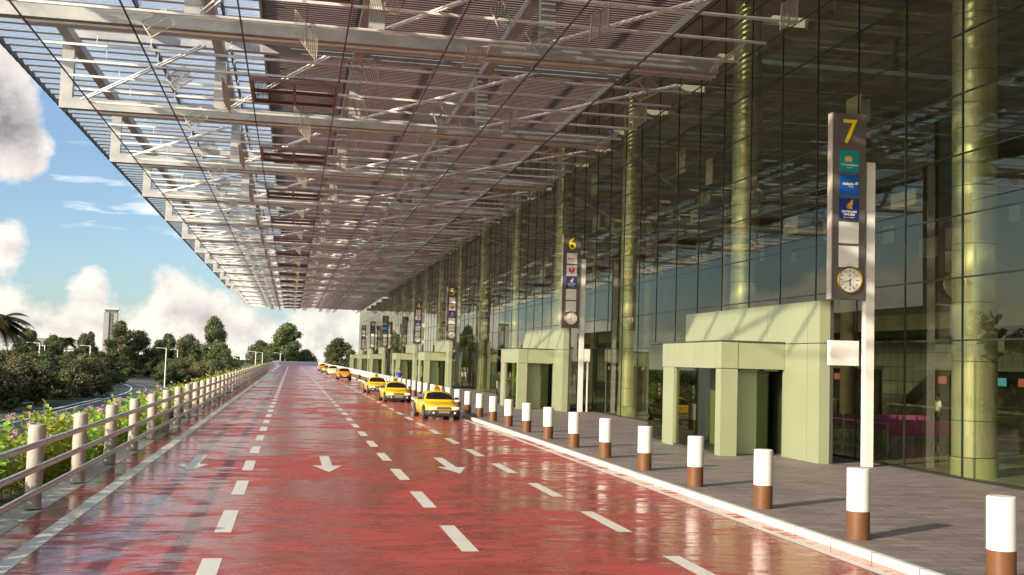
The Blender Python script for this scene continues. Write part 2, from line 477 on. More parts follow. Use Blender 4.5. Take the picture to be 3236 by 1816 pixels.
    grey=total([(-12.8,10.4,3.0,3.1,.92),(-14.8,15.2,2.2,2,.25),(-5.0,2.1,1.6,.7,.45),(-3.1,1.5,2,.6,.35),(-11,1.6,2,.7,.2)])
    sh=t.m('SUBTRACT',t.m('ADD',t.m('MULTIPLY',lit,.55),.52),t.m('MULTIPLY',grey,thick),clamp=True)
    k=10.
    cl=t.ramp(sh,(0,(.24,.225,.25,1)),(.5,(.66,.61,.58,1)),(1,(.97,.885,.775,1)))
    clb=t.n('ShaderNodeVectorMath',operation='SCALE');t.setin(clb,0,cl);clb.inputs['Scale'].default_value=3.6
    # ahead, the sky's own blue, a little clearer than the model's haze
    dim=t.ramp(t.mapr(el,0,24),(0,(.31,.385,.52,1)),(.2,(.33,.39,.48,1)),(.4,(.36,.405,.475,1)),(.7,(.50,.52,.58,1)),(1,(1.0,.95,.88,1)))
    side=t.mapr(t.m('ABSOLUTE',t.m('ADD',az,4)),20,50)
    dim=t.mix(side,dim,(1.55,1.42,1.22,1))  # off to the sides, sky brightened as added fill under the canopy
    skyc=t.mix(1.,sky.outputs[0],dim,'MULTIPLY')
    c=t.mix(streak,skyc,(4.3,4.25,4.2,1))
    c=t.mix(mask,c,clb.outputs[0])
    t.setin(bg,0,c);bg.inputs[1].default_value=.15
world()
SC.view_settings.view_transform='Standard';SC.view_settings.look='None';SC.view_settings.gamma=1
SC.view_settings.exposure=1.2
try:
    SC.cycles.max_bounces=10;SC.cycles.transparent_max_bounces=16;SC.cycles.glossy_bounces=5;SC.cycles.diffuse_bounces=4
    SC.cycles.caustics_reflective=False;SC.cycles.caustics_refractive=False
    SC.cycles.use_denoising=True
except Exception: pass

# ------------------------------------------------------------------ road deck, pavement, kerbs, markings
GZ=-6.3
YN=-40.
o=struct(MB().box(-4.0,8.35,YN,366,-.9,0).build('road',M['road']))
o=struct(MB().box(-4.72,-4.005,YN,366,-.9,.006).build('road_edge_kerb',M['concrete']))
o=struct(MB().box(8.355,8.46,YN,106,-.5,.125).box(8.355,8.46,112,366,-.5,.125).build('kerb',M['kerbwhite']))
o=struct(MB().box(8.465,16.7,YN,300,-.9,.12).build('pavement',M['pave']))
o=struct(MB().box(-6.6,-4.725,YN,366,-1.0,-.25).build('planting_strip',M['soil']))
mk=MB()
def markbox(x0,x1,y0,y1): mk.add([(x0,y0,.004),(x1,y0,.004),(x1,y1,.004),(x0,y1,.004)],[(0,1,2,3)])
markbox(-3.52,-3.27,YN,356);markbox(7.92,8.08,YN,356)
for X,ph in ((-.92,17.66),(2.62,15.9),(5.47,17.7)):
    k=-8
    while True:
        y=ph+k*4.72;k+=1
        if y>300:break
        markbox(X-.125,X+.125,y,y+2.5)
for cx in (-2.25,.98,4.12):
    y=26.9
    mk.add([(cx,y,.004),(cx+.36,y+1.6,.004),(cx+.13,y+1.6,.004),(cx+.13,y+4.3,.004),(cx-.13,y+4.3,.004),(cx-.13,y+1.6,.004),(cx-.36,y+1.6,.004)],[(0,1,2,3,4,5,6)])
struct(mk.build('road_marking',M['mark']))

# ------------------------------------------------------------------ lower ground and roads
struct(MB().add([(-3000,-400,GZ),(3000,-400,GZ),(3000,5000,GZ),(-3000,5000,GZ)],[(0,1,2,3)]).build('ground',M['ground']))
def ribbon(pts,w,z,mb=None):
    mb=mb or MB();n=len(pts);L=[];Rr=[]
    for i,p in enumerate(pts):
        a=Vector(pts[max(0,i-1)]);b=Vector(pts[min(n-1,i+1)]);d=(b-a).normalized();nn=Vector((-d.y,d.x))
        L.append((p[0]+nn.x*w/2,p[1]+nn.y*w/2,z));Rr.append((p[0]-nn.x*w/2,p[1]-nn.y*w/2,z))
    mb.add(L+Rr,[(i,i+n,i+n+1,i+1) for i in range(n-1)])
    return mb
def spline(pts,k=8):
    out=[];P=[Vector(p) for p in pts]
    for i in range(len(P)-1):
        p0=P[max(0,i-1)];p1=P[i];p2=P[i+1];p3=P[min(len(P)-1,i+2)]
        for j in range(k):
            u=j/k
            q=.5*((2*p1)+(-p0+p2)*u+(2*p0-5*p1+4*p2-p3)*u*u+(-p0+3*p1-3*p2+p3)*u**3)
            out.append((q.x,q.y))
    out.append(tuple(P[-1]));return out
def offset(pts,d):
    n=len(pts);o=[]
    for i,p in enumerate(pts):
        a=Vector(pts[max(0,i-1)]);b=Vector(pts[min(n-1,i+1)]);t=(b-a).normalized()
        o.append((p[0]-t.y*d,p[1]+t.x*d))
    return o
lr=spline([(-25,40),(-26.3,120),(-27.2,180),(-28.3,230),(-30.3,270),(-36,310),(-45,342),(-59,368),(-95,392)],10)
struct(ribbon(lr,12.5,GZ+.06).build('lower_road',M['asphalt']))
struct(ribbon([(-21,30),(-21,300),(-18,600),(-18,1500)],26,GZ+.03).build('highway',M['asphalt']))
lm=MB()
ribbon(offset(lr,6.0),.45,GZ+.075,lm);ribbon(offset(lr,-6.0),.3,GZ+.075,lm)
for dd in (2.6,-1.0):
    q=offset(lr,dd)
    for i in range(0,len(q)-1):
        a=Vector(q[i]);b=Vector(q[i+1]);L=(b-a).length;m=max(1,round(L/5))
        for j in range(m):
            s0=a.lerp(b,j/m);s1=a.lerp(b,(j+.5)/m);ribbon([tuple(s0),tuple(s1)],.28,GZ+.075,lm)
for X in (-32,-27,-20,-15):
    ribbon([(X,420),(X,1400)],.5,GZ+.075,lm)
struct(lm.build('lower_road_marking',M['mark']))
struct(MB().add([(-33.6,60,GZ+.12),(-34.4,60,GZ+.12)]+[(-35.5,222,GZ+.12),(-34.6,222,GZ+.12)],[(0,1,2,3)]).build('lower_kerb',M['concrete']))

# ------------------------------------------------------------------ guard rail with flowering vines
gr=thing('guard_rail','long cream post guard rail with three steel rails along the left road edge','guard rail')
pm=MB().cyl((0,0,.03),(0,0,1.39),.138,20).cyl((0,0,1.39),(0,0,1.425),.138,20,.118).mesh('post');pm.materials.append(M['postp'])
for k in range(86):
    p=link('post',pm,gr);p.location=(-4.17,16.11+4.0*k,0)
for z in (.38,.77,1.16):
    MB().cyl((-3.985,YN,z),(-3.985,358,z),.054,14).build('rail',M['rail'],gr)
bw=thing('end_barrier','low grey barrier wall curving across the far end of the red road','barrier wall',(0,360,0))
cv=spline([(-5.5,-4),(-3,1),(1,6),(6,12),(12,22)],8)
b_=MB()
for a,b in zip(cv,cv[1:]): b_.bar((*a,.55),(*b,.55),.25,1.1)
b_.build('wall',M['greywall'],bw)
b_=MB()
for a,b in zip(cv,cv[1:]): b_.bar((*a,1.14),(*b,1.14),.34,.09)
b_.build('coping',M['bridge'],bw)
par=thing('parapet','long white parapet running on past the glass terminal on the right','parapet',(0,300,0))
MB().box(8.6,8.9,-66,70,.13,1.05).build('wall',M['bridge'],par)
MB().box(8.52,8.98,-66,70,1.055,1.17).build('coping',M['white'],par)

def leafquad(mb,c,n,s,asp=1.7,pointed=True):
    n=Vector(n).normalized();a=Vector((random.uniform(-1,1),random.uniform(-1,1),random.uniform(-1,1)))
    x=n.cross(a)
    if x.length<1e-3:x=Vector((1,0,0))
    x.normalize();y=n.cross(x)
    c=Vector(c);h=s*asp/2;w=s/2
    if pointed:
        fold=n*s*.16
        mb.add([c-y*h,c+x*w-y*h*.1+fold,c+y*h,c-x*w-y*h*.1+fold],[(0,1,2),(0,2,3)])
    else:
        mb.add([c-x*w-y*h,c+x*w-y*h,c+x*w+y*h,c-x*w+y*h],[(0,1,2,3)])
def rv(r=1.):
    while True:
        v=Vector((random.uniform(-1,1),random.uniform(-1,1),random.uniform(-1,1)))
        if .05<v.length<1:return v*r
def make_vine(seed,nshoot,leaf,spread):
    random.seed(seed)
    t=thing('flowering_vine','bright green vine with pink blossom behind the guard rail','plant')
    lv=MB();br=MB();fl=MB()
    for i in range(nshoot):
        base=Vector((random.uniform(-.55,.1),random.uniform(-spread,spread),-.25))
        top=Vector((random.uniform(-.75,.28),base.y+random.uniform(-.7,.7),random.uniform(.25,1.45)))
        mid=(base+top)/2+Vector((random.uniform(-.25,.25),random.uniform(-.25,.25),random.uniform(.1,.35)))
        pts=[]
        for j in range(7):
            u=j/6;pts.append(base*(1-u)**2+mid*2*u*(1-u)+top*u*u)
        br.tube(pts,[.011*(1-.1*j) for j in range(7)],4)
        nl=17
        for j in range(nl):
            u=.12+.9*j/nl
            p=base*(1-u)**2+mid*2*u*(1-u)+top*u*u
            q=p+rv(.19)
            nn=Vector((random.uniform(-.8,.9),random.uniform(-.9,.4),random.uniform(.1,1)))
            leafquad(lv,q,nn,leaf*random.uniform(.7,1.2),1.45)
        if random.random()<.15:
            p=top+rv(.2) if random.random()<.6 else mid+rv(.3)
            for j in range(20):
                leafquad(fl,p+rv(.11),rv(),.055*random.uniform(.7,1.2),1.2)
    lv.build('leaves',M['vine'],t);br.build('branch',M['twig'],t);fl.build('blossom',M['flower'],t)
    return t
vp=[make_vine(101,62,.125,1.3),make_vine(102,56,.125,1.3),make_vine(103,68,.115,1.35)]
vt=[tree_of(v) for v in vp]
random.seed(5)
VY=[13.6+2.05*i for i in range(9)]+[32.3+2.3*i for i in range(24)]+[88+3.2*i for i in range(36)]
used=[False]*3
for i,y in enumerate(VY):
    k=i%3
    if not used[k]: v=vp[k];used[k]=True
    else: v=dup(vt[k])
    s=random.uniform(.85,1.12)*(1.08 if i<6 else .95)
    if y>88:s*=1.05
    v.location=(-5.05+random.uniform(-.1,.15)-(.25 if i<7 else 0)+(.25 if random.random()<.3 and i>5 else 0),y,0);v.scale=(s*1.05,s,s*random.uniform(.85,1.08)*(1.0 if i<6 else .93))
    v.rotation_euler=(0,0,random.uniform(-.3,.3))
    tag(v,'pink flowered green vine behind the guard rail, %s along from the camera'%ordw(i),'plant','flowering vines along the guard rail')

# ------------------------------------------------------------------ bollards
bo=thing('bollard','x','bollard')
MB().cyl((0,0,0),(0,0,.435),.178,24).build('base',M['brown'],bo)
MB().cyl((0,0,.436),(0,0,1.085),.180,24).cyl((0,0,1.085),(0,0,1.10),.180,24,.168).build('sleeve',M['white'],bo)
bt=tree_of(bo)
for i in range(62):
    b=bo if i==0 else dup(bt)
    b.location=(8.82,12.67+3.6*i,.12);b.rotation_euler=(0,0,i*.7)
    tag(b,'white bollard with brown base on the kerb, %s from the camera'%ordw(i),'bollard','bollards along the kerb')

# ------------------------------------------------------------------ canopy
BAY=15.4
KS=list(range(-5,15))           # truss lines at 57+15.4k
can=thing('entrance_canopy','huge steel canopy with cream battens, brown ceiling and louvred glass edge over the road','canopy',(0,57,0))
def inst(name,me,k,parent=can):
    o=link(name,me,parent);o.location=(0,BAY*k,0);return o
mb=MB().box(-11.65,16.2,-.25,.25,14.47,15.0).box(-11.65,16.75,-.22,.22,18.0,18.5)
for x in (-11.36,-4.1,2.6,9.2): mb.box(x-.29,x+.29,-.21,.21,15.0,18.0)
tm=mb.mesh('truss');tm.materials.append(M['steel'])
for k in KS: inst('truss',tm,k)
# battens of one bay: a pair under the truss, five between
mb=MB()
Y0=-15.1-.0
for j in range(6):
    y=.3+j*BAY/6
    if j==0:
        mb.box(-9.95,16.2,y-.30,y-.21,14.36,14.455);mb.box(-9.95,16.2,y+.12,y+.21,14.36,14.455)
    else: mb.box(-9.95,16.2+(.0),y-.045,y+.045,14.36,14.455)
bm_=mb.mesh('batten_row');bm_.materials.append(M['batten'])
for k in KS[:-1]: inst('batten_row',bm_,k)
XR=(-9.8,-6.11,-2.25,1.45,5.16,8.86,12.6)
for x in XR:
    MB().box(x-.025,x+.025,YN-57+3,216,14.30,14.355).build('tie_rod',M['rod'],can)
mb=MB()
for xa,xb in ((-10.12,-3.86),(-3.5,.9),(2.9,9.2),(8.9,15.4)):
    for dx in (-.1,.1):
        mb.bar((xa+dx,13.0,14.50),(xb+dx,1.2+.8,14.50),.07,.06)
dm=mb.mesh('diagonal_brace');dm.materials.append(M['batten'])
for k in KS[:-1]: inst('diagonal_brace',dm,k)
for x in (-11.1,-4.14,2.6,9.25):
    MB().box(x-.24,x+.24,-77,215.5,17.55,17.97).build('longitudinal_beam',M['steel'],can)
# louvred glass roof of one bay
fr=MB();cr=MB();pls=[MB(),MB(),MB()];HG=[]
tilt=R(-20)
rx=Matrix.Rotation(tilt,3,'X')
for j in range(11):
    y=j*1.4+.35
    fr.cbox((-8.75,y+.68,18.80),(13.3,1.12,.015),rx)
    cr.cbox((-8.75,y+.02,19.04),(13.3,.28,.07),rx)
    cr.cbox((-8.75,y+1.25,18.59),(13.3,.12,.09),rx)
    for pl,x in zip(pls,(-15.42,-7.65,-3.78)):
        pl.prism([(y-.1,18.40),(y+1.29,18.36),(y+1.29,18.55),(y-.1,18.98)],'x',x-.05,x+.05)
    for x in (-9.9,-7.4,-3.6):
        if j%3==1: HG.append((x,y))
for n_,b_,m_ in (('louvre_glass',fr,'frit'),('louvre_bar',cr,'cream'),('louvre_bracket',pls[0],'purlin'),('louvre_bracket',pls[1],'purlin'),('louvre_bracket',pls[2],'purlin')) :
    me=b_.mesh(n_);me.materials.append(M[m_])
    for k in KS[:-1]: inst(n_,me,k)
hgm=MB().box(-.02,.02,-.02,.02,17.5,18.5).mesh('hanger');hgm.materials.append(M['batten'])
for k in range(-2,4):
    for x,y in HG: link('hanger',hgm,can).location=(x,BAY*k+y,0)
# brown ceiling, one bay per part
cm=MB()
for j in range(48):
    y=(j+.5)*BAY/48
    cm.box(-2.0,16.75,y-.102,y+.102,18.58,18.64)  # gaps between boards added to pass sun and sky light
for x in (-1.95,2.2,6.4,10.6,14.8,16.7): cm.box(x-.05,x+.05,.01,BAY-.01,18.645,18.80)
cm=cm.mesh('ceiling_panel');cm.materials.append(M['ceil'])
for k in KS[:-1]: inst('ceiling_panel',cm,k)
MB().box(-2.12,-2.02,-77,215.5,18.40,18.9).build('ceiling_edge_trim',M['steel'],can)

# hanging reflectors: parallelogram frames with fine louvres
def panel_mesh(name,e1,e2,frame=.034,ns=13):
    e1=Vector(e1);e2=Vector(e2);n=e1.cross(e2).normalized()
    A=-(e1+e2)/2
    mb=MB()
    pts=[A,A+e2,A+e2+e1,A+e1]
    for i in range(4): mb.bar(pts[i],pts[(i+1)%4],frame,frame,n)
    mb.bar(A+e2/2,A+e2/2+e1,frame,frame,n)
    for i in range(1,ns):
        if i*2==ns:continue
        u=i/ns
        mb.bar(A+e2*u,A+e2*u+e1,.014,.022,(n+e2.normalized()).normalized())
    me=mb.mesh(name);me.materials.append(M['reflector']);return me
def dia(u,v,px,ty=(0,0)):
    a=Vector((u[0]*px,ty[0],-u[1]*px));b=Vector((v[0]*px,ty[1],-v[1]*px))
    return (a+b,a-b)
rowdefs=[ # name words, x, dy in bay, e1, e2
 ('over the outer lane, flat diamond',-5.0,13.0,*dia((40,0),(12,-43),.0139,(.0,.25))),
 ('over the outer lane, tilted diamond',-5.0,5.3,*dia((40,-2),(10,-42),.0139,(.1,.3))),
 ('beside the louvred glass, edge-on',-3.3,7.8,(.12,.6,-1.0),(.3,.35,-.45)),
 ('over the left dashed line, steep folded',0.0,13.0,(0,.35,-.72),(.8,.3,-.88)),
 ('over the centre lane, dark upper leaf',2.3,1.9,(.35,.7,-.75),(1.0,-.3,.05)),
 ('over the centre lane, lower leaf',2.3,8.3,(.25,.8,-.55),(.95,-.2,-.1)),
 ('over the right lane, narrow diamond',6.2,8.8,*dia((29,12),(5,-42),.0134,(.2,.2))),
 ('over the right lane, broad diamond',7.95,10.9,*dia((38,9),(4,-49),.0139,(.1,.25))),
 ('over the kerb, upright sail',9.5,8.7,(0,.15,-.84),(.68,.3,.47)),
 ('over the right lane, nearly level',6.2,13.8,(-.1,.7,-.5),(.82,.1,.14)),
 ('near the glass wall, level kite',13.5,1.0,*dia((47,3),(0,27),.016,(0,.5))),
 ('near the glass wall, upright flag',14.9,5.9,(0,.1,-.82),(.72,.35,.46)),
 ('near the glass wall, thin blade',15.0,11.2,(.05,.6,-.15),(1.3,.35,1.0)),
]
rmeshes=[panel_mesh('reflector',r[3],r[4]) for r in rowdefs]
for bi,k in enumerate(range(-2,14)):
    for ri,r in enumerate(rowdefs):
        o=link('reflector',rmeshes[ri]);o.location=(r[1],57+BAY*k+r[2],13.98)
        tag(o,'slatted reflector %s, hanging in the %s canopy bay'%(r[0],ordw(bi)),'reflector','slatted reflectors hung under the canopy')
gm=MB();gs=MB()
for x in (-2.15,-.38,1.4): gm.box(x-.07,x+.07,0,4.0,14.02,14.2)
for y in (0,2.0,4.0): gm.box(-2.2,1.45,y-.05,y+.05,14.03,14.19)
for i in range(60):
    x=-2.05+i*3.4/59
    gs.box(x-.008,x+.008,.06,3.94,14.05,14.17)
gp=thing('brown_grille','x','grille')
gm.build('frame',M['grille'],gp);gs.build('slats',M['grilleslat'],gp)
gt=tree_of(gp)
for bi,k in enumerate(range(-2,14)):
    g=gp if bi==0 else dup(gt)
    g.location=(0,57+BAY*k+5.0,0)
    tag(g,'brown four-pane grille hanging level over the road in the %s canopy bay'%ordw(bi),'grille','brown grilles hung under the canopy')

# ------------------------------------------------------------------ terminal building
GX=16.8
tb=thing('terminal_building','long glass terminal with dark mullions and pale green columns behind the glazing','terminal',(GX,0,0))
def lx(x):return x-GX
ZT=[.13,1.95,3.63,5.25,6.87,8.46,10.05,11.64,13.24,14.84,16.44,18.0]
MY=[25.73+2.73*k for k in range(-20,98)]
YE=MY[-1]
random.seed(3)
mb=MB()
zs=[.13]+ZT[2:]
for a,b in zip(MY,MY[1:]):
    for z0,z1 in zip(zs,zs[1:]):
        t1=random.uniform(-.0016,.0016);t2=random.uniform(-.0016,.0016)
        w=(b-a)/2;h=(z1-z0)/2
        mb.add([(s1*w*t1+s2*h*t2,(a+b)/2+s1*w,(z0+z1)/2+s2*h) for s1,s2 in ((-1,-1),(1,-1),(1,1),(-1,1))],[(3,2,1,0)])
mb.build('glass_wall',M['glass'],tb)
me=MB().box(-.022,.022,-.022,.022,.12,18.0).mesh('mullion');me.materials.append(M['mullion'])
extra=MB()
for i,y in enumerate(MY):
    if i<18: extra.box(-.022,.022,y-.022,y+.022,.12,18.0)
    else: link('mullion',me,tb).location=(0,y,0)
extra.build('mullion_row',M['mullion'],tb)['kind']='stuff'
for z in ZT[2:]:
    MB().box(-.018,.018,MY[0],YE,z-.022,z+.022).build('transom',M['mullion'],tb)
MB().box(-.09,.09,MY[0],YE,.10,.17).build('sill',M['mullion'],tb)
MB().box(.2,30,MY[0],YE,-.3,.11).build('floor',M['ifloor'],tb)
rb=MB()
rb.box(-.1,3.0,MY[0],YE,18.05,18.55).box(28.0,34,MY[0],YE,18.05,20.4)
yy=MY[0]
while yy<YE-1:
    y2=min(YE,yy+4.9)
    rb.box(3.002,27.998,yy,y2,18.05,20.4);yy=y2+1.3  # gaps between roof strips added as skylights to brighten the hall
rb.build('roof',M['iceil'],tb)
# interior ceiling: hanging baffles and pale blocks at mixed heights
bf=MB()
random.seed(11)
for i in range(150):
    y=-10+i*2.05
    bf.box(1.2,28,y,y+.12,15.2,15.6)
bf.build('ceiling_baffle',M['irail'],tb)
pb=MB()
for i in range(120):
    x=random.uniform(2.5,26);y=random.uniform(15,280);z=random.uniform(9.5,14.5);w=random.uniform(.8,2.2);h=random.uniform(.5,1.4)
    pb.box(x,x+.06,y,y+w,z,z+h)
pb.build('hanging_panel',M['itile'],tb)
MB().box(30,30.5,MY[0],YE,.12,6.6).build('back_wall',M['itilewall'],tb)
MB().box(29.2,30.5,MY[0],YE,6.61,18.04).build('upper_back_wall',M['iwall'],tb)
MB().box(22,30,MY[0],YE,5.6,6.6).build('mezzanine',M['iwall'],tb)
MB().box(.1,30,YE,YE+.3,.12,18.04).build('end_wall',M['iwall'],tb)
MB().box(.1,30,MY[0]-.3,MY[0],.12,18.04).build('end_wall',M['iwall'],tb)
# wall joints on the pale back wall
cb=MB().cyl((0,0,.62),(0,0,18.0),.57,40).mesh('column');cb.materials.append(M['column'])
cbs=MB().cyl((0,0,.11),(0,0,.60),.595,40).mesh('column_base');cbs.materials.append(M['green'])
for k in range(-2,17):
    c=link('column',cb,tb);c.location=(.92,26.6+15.4*k,0)
    link('column_base',cbs,c)
cb2=MB().cyl((0,0,.11),(0,0,15),.34,24).mesh('inner_column');cb2.materials.append(M['iwall'])
for k in range(-1,17):
    c=link('inner_column',cb2,tb);c.location=(9.5,34.3+15.4*k,0)

# ------------------------------------------------------------------ lettering helpers
def text_mesh(name,body,size,m,ext=.01,bold=0.,mirror=False,align='CENTER',sx=1.,shear=0):
    cu=bpy.data.curves.new(name,'FONT');cu.body=body;cu.size=size;cu.extrude=ext;cu.offset=bold;cu.align_x=align;cu.align_y='CENTER';cu.shear=shear
    cu.resolution_u=6
    o=bpy.data.objects.new(name,cu);COL.objects.link(o)
    dg=bpy.context.evaluated_depsgraph_get()
    me=bpy.data.meshes.new_from_object(o.evaluated_get(dg))
    bpy.data.objects.remove(o);bpy.data.curves.remove(cu)
    for v in me.vertices:
        v.co.x*=sx*(-1 if mirror else 1)
    if mirror: me.flip_normals()
    me.materials.clear();me.materials.append(m);me.name=name
    return me
FACE=Euler((R(90),0,0))     # text in XY turned to face the -Y side
def put(name,me,parent,x,y,z,rot=FACE):
    o=link(name,me,parent);o.location=(x,y,z);o.rotation_euler=rot;return o
def flat(mb,poly,y=0,th=.006):
    mb.prism(poly,'y',y-th,y);return mb
def shape(name,polys,m):
    mb=MB()
    for p in polys: flat(mb,p)
    bm=bmesh.new();me=mb.mesh(name);bm.from_mesh(me);bmesh.ops.recalc_face_normals(bm,faces=bm.faces);bm.to_mesh(me);bm.free()
    me.materials.append(m);return me
def petal(ang,l,w):
    c,s=math.cos(ang),math.sin(ang)
    return [(x*c-y*s,x*s+y*c) for x,y in ((0,0),(w,l*.45),(0,l),(-w,l*.45))]
TS=.60
tile=MB().box(-TS/2,TS/2,-.012,0,-TS/2,TS/2).mesh('tile')
def tilem(m):
    me=tile.copy();me.materials.clear();me.materials.append(m);return me
T_blank=tilem(M['tilewhite']);T_teal=tilem(M['teal']);T_navy=tilem(M['navy']);T_az=tilem(M['azure'])
L_lotus=shape('lotus_emblem',[petal(a,.17 if abs(a)<1 else .13,.035) for a in (-1.35,-.85,-.42,0,.42,.85,1.35)],M['logogold'])
L_viet=text_mesh('lettering','VietnamAirlines',.088,M['logowhite'],.004,.0012,sx=.92)
L_viet2=text_mesh('lettering','SKYTEAM',.04,M['logowhite'],.004)
L_mal=text_mesh('lettering','malaysia',.118,M['logowhite'],.004,.003,sx=.86,shear=.1)
L_mal2=text_mesh('lettering','airlines',.05,M['logowhite'],.004)
L_kite=shape('kite_emblem',[[(0,-.04),(.05,-.04),(.09,.04),(.04,.05)],[(.06,-.05),(.11,-.02),(.12,.03),(.10,.045)]],M['logowhite'])
bird=[[(-.13,-.05),(-.04,-.10),(.09,-.10),(.05,-.03),(.11,.03),(.02,.0),(-.02,-.06)],[(-.10,.0),(-.02,-.05),(.03,.01),(.1,.05),(.08,.12),(.1,.17),(.04,.13),(-.01,.06)]]
L_bird=shape('bird_emblem',bird,M['logogold'])
L_sia=text_mesh('lettering','SINGAPORE\nAIRLINES',.082,M['logowhite'],.004,.002,mirror=True,sx=1.05)
L_sia2=text_mesh('lettering','A great way to fly',.045,M['logowhite'],.004,.001,mirror=True)
L_swiss=text_mesh('lettering','swiss',.17,M['logored'],.004,.004)
L_plus=shape('cross_emblem',[[(-.012,-.04),(.012,-.04),(.012,.04),(-.012,.04)],[(-.04,-.012),(-.0125,-.012),(-.0125,.012),(-.04,.012)],[(.0125,-.012),(.04,-.012),(.04,.012),(.0125,.012)]],M['logored'])
def crane():
    out=[]
    n=22
    for i in range(n):
        a0=R(125+290*i/n);a1=R(125+290*(i+1)/n);w0=.06+.08*math.sin(math.pi*i/n);w1=.06+.08*math.sin(math.pi*(i+1)/n)
        r=.165
        out.append([(r*math.cos(a0),r*math.sin(a0)),((r-w0)*math.cos(a0),(r-w0)*math.sin(a0)),((r-w1)*math.cos(a1),(r-w1)*math.sin(a1)),(r*math.cos(a1),r*math.sin(a1))])
    out.append([(.02,-.02),(.05,.05),(.03,.10),(.07,.12),(.02,.13),(0,.06)])
    return shape('crane_emblem',out,M['logored'])
L_crane=crane()
L_jal=text_mesh('lettering','JAPAN AIRLINES',.028,M['ink'],.004)
L_jal2=text_mesh('lettering','JAL',.07,M['logowhite'],.004,.003)
def logo(kind,par,x,y,z):
    base={'vn':T_teal,'my':T_az,'sq':T_navy,'sw':T_blank,'jl':T_blank,'bl':T_blank}[kind]
    t=link('logo_panel' if kind!='bl' else 'blank_panel',base,par);t.location=(x,y,z)
    e=-.0185
    lab={'vn':'teal airline panel with a golden lotus','my':'blue airline panel with a white kite','sq':'navy airline panel with a golden bird','sw':'white airline panel with red lettering','jl':'white airline panel with a red round crane'}
    if kind in lab:t['label']=lab[kind]
    Z=Euler((0,0,0))
    if kind=='vn':
        put('emblem',L_lotus,t,-.03,-.0125,.0,Z);put('lettering',L_viet,t,0,e,-.11);put('lettering',L_viet2,t,0,e,-.19)
    elif kind=='my':
        put('lettering',L_mal,t,-.04,e,.03);put('lettering',L_mal2,t,.06,e,-.05);put('emblem',L_kite,t,.16,-.0125,.05,Z)
    elif kind=='sq':
        put('emblem',L_bird,t,.02,-.0125,.10,Z);put('lettering',L_sia,t,0,e,-.125);put('lettering',L_sia2,t,0,e,-.245)
    elif kind=='sw':
        put('lettering',L_swiss,t,-.04,e,.0);put('emblem',L_plus,t,.23,-.0125,.01,Z)
    elif kind=='jl':
        put('emblem',L_crane,t,0,-.0125,.03,Z);put('lettering',L_jal2,t,.03,e-.004,-.03);put('lettering',L_jal,t,0,e,-.2)
    return t
# clock parts
ck_rim=MB()
N=40
for r0,r1,y0,y1 in ((.365,.385,0,-.07),(.385,.34,-.07,-.078),(.34,.33,-.078,-.03)):
    for i in range(N):
        a=2*math.pi*i/N;b=2*math.pi*(i+1)/N
        ck_rim.add([(r0*math.cos(a),y0,r0*math.sin(a)),(r0*math.cos(b),y0,r0*math.sin(b)),(r1*math.cos(b),y1,r1*math.sin(b)),(r1*math.cos(a),y1,r1*math.sin(a))],[(0,1,2,3)],True)
ck_rim=ck_rim.mesh('rim');ck_rim.materials.append(M['gold'])
ck_dial=MB().cyl((0,0,0),(0,-.05,0),.336,N,smooth=False).mesh('dial');ck_dial.materials.append(M['dial'])
hm=MB()
for i in range(12):
    a=R(30*i)
    hm.bar((.225*math.sin(a),-.053,.225*math.cos(a)),(.285*math.sin(a),-.053,.285*math.cos(a)),.02,.006,(0,1,0))
ck_marks=hm.mesh('hour_marks');ck_marks.materials.append(M['ink'])
ch=MB()
def hand(mb,deg,l,w,y): 
    a=R(deg);mb.bar((-.04*math.sin(a),y,-.04*math.cos(a)),(l*math.sin(a),y,l*math.cos(a)),w,.006,(0,1,0))
hh=MB();hand(hh,177,.165,.022,-.06);ck_h=hh.mesh('hour_hand');ck_h.materials.append(M['ink'])
hh=MB();hand(hh,253,.25,.016,-.068);ck_m=hh.mesh('minute_hand');ck_m.materials.append(M['gold'])
hh=MB();hand(hh,48,.24,.006,-.076);ck_s=hh.mesh('second_hand');ck_s.materials.append(M['ink'])
ck_om=text_mesh('emblem','Ω',.11,M['ink'],.002)
ck_dt=text_mesh('date','21',.06,M['ink'],.002)
def clock(par,x,y,z):
    c=link('clock',ck_dial,par);c.location=(x,y,z)
    for n,m in (('rim',ck_rim),('hour_marks',ck_marks),('hour_hand',ck_h),('minute_hand',ck_m),('second_hand',ck_s)): link(n,m,c)
    put('emblem',ck_om,c,0,-.054,.12);put('date',ck_dt,c,.20,-.054,0)
    return c
SIGNS=[(7,28.8,['vn','my','sq','bl','bl']),(6,60.5,['sw','jl','sq','bl','bl']),(5,108.,['sw','jl','sq','bl','bl']),(4,138.,['sw','jl','sq','bl','bl']),(3,187.5,['vn','my','sq','bl','bl']),(2,217.5,['my','my','bl','bl','bl']),(1,245.,['bl','jl','sq','bl','bl'])]
sg_panel=MB().box(-.5,.5,-.11,.11,-2.63,2.63).mesh('panel');sg_panel.materials.append(M['panelgrey'])
sg_edge=MB().box(-.535,-.502,-.125,.125,-2.63,2.63).mesh('panel_edge');sg_edge.materials.append(M['postp'])
pole_m=MB().box(-.13,.13,-.11,.11,0,8.55).mesh('pole');pole_m.materials.append(M['white'])
arm_m=MB().box(-1.0,-.135,-.10,.10,2.80,3.5).mesh('bracket');arm_m.materials.append(M['white'])
leg_m=MB().box(-1.0,-.5,-.09,.09,0,2.795).mesh('bracket_leg');leg_m.materials.append(M['white'])
leg2_m=MB().box(.36,.43,-.04,.04,0,2.8).mesh('side_post');leg2_m.materials.append(M['white'])
arm2_m=MB().box(.135,.5,-.09,.09,2.80,3.5).mesh('side_bracket');arm2_m.materials.append(M['white'])
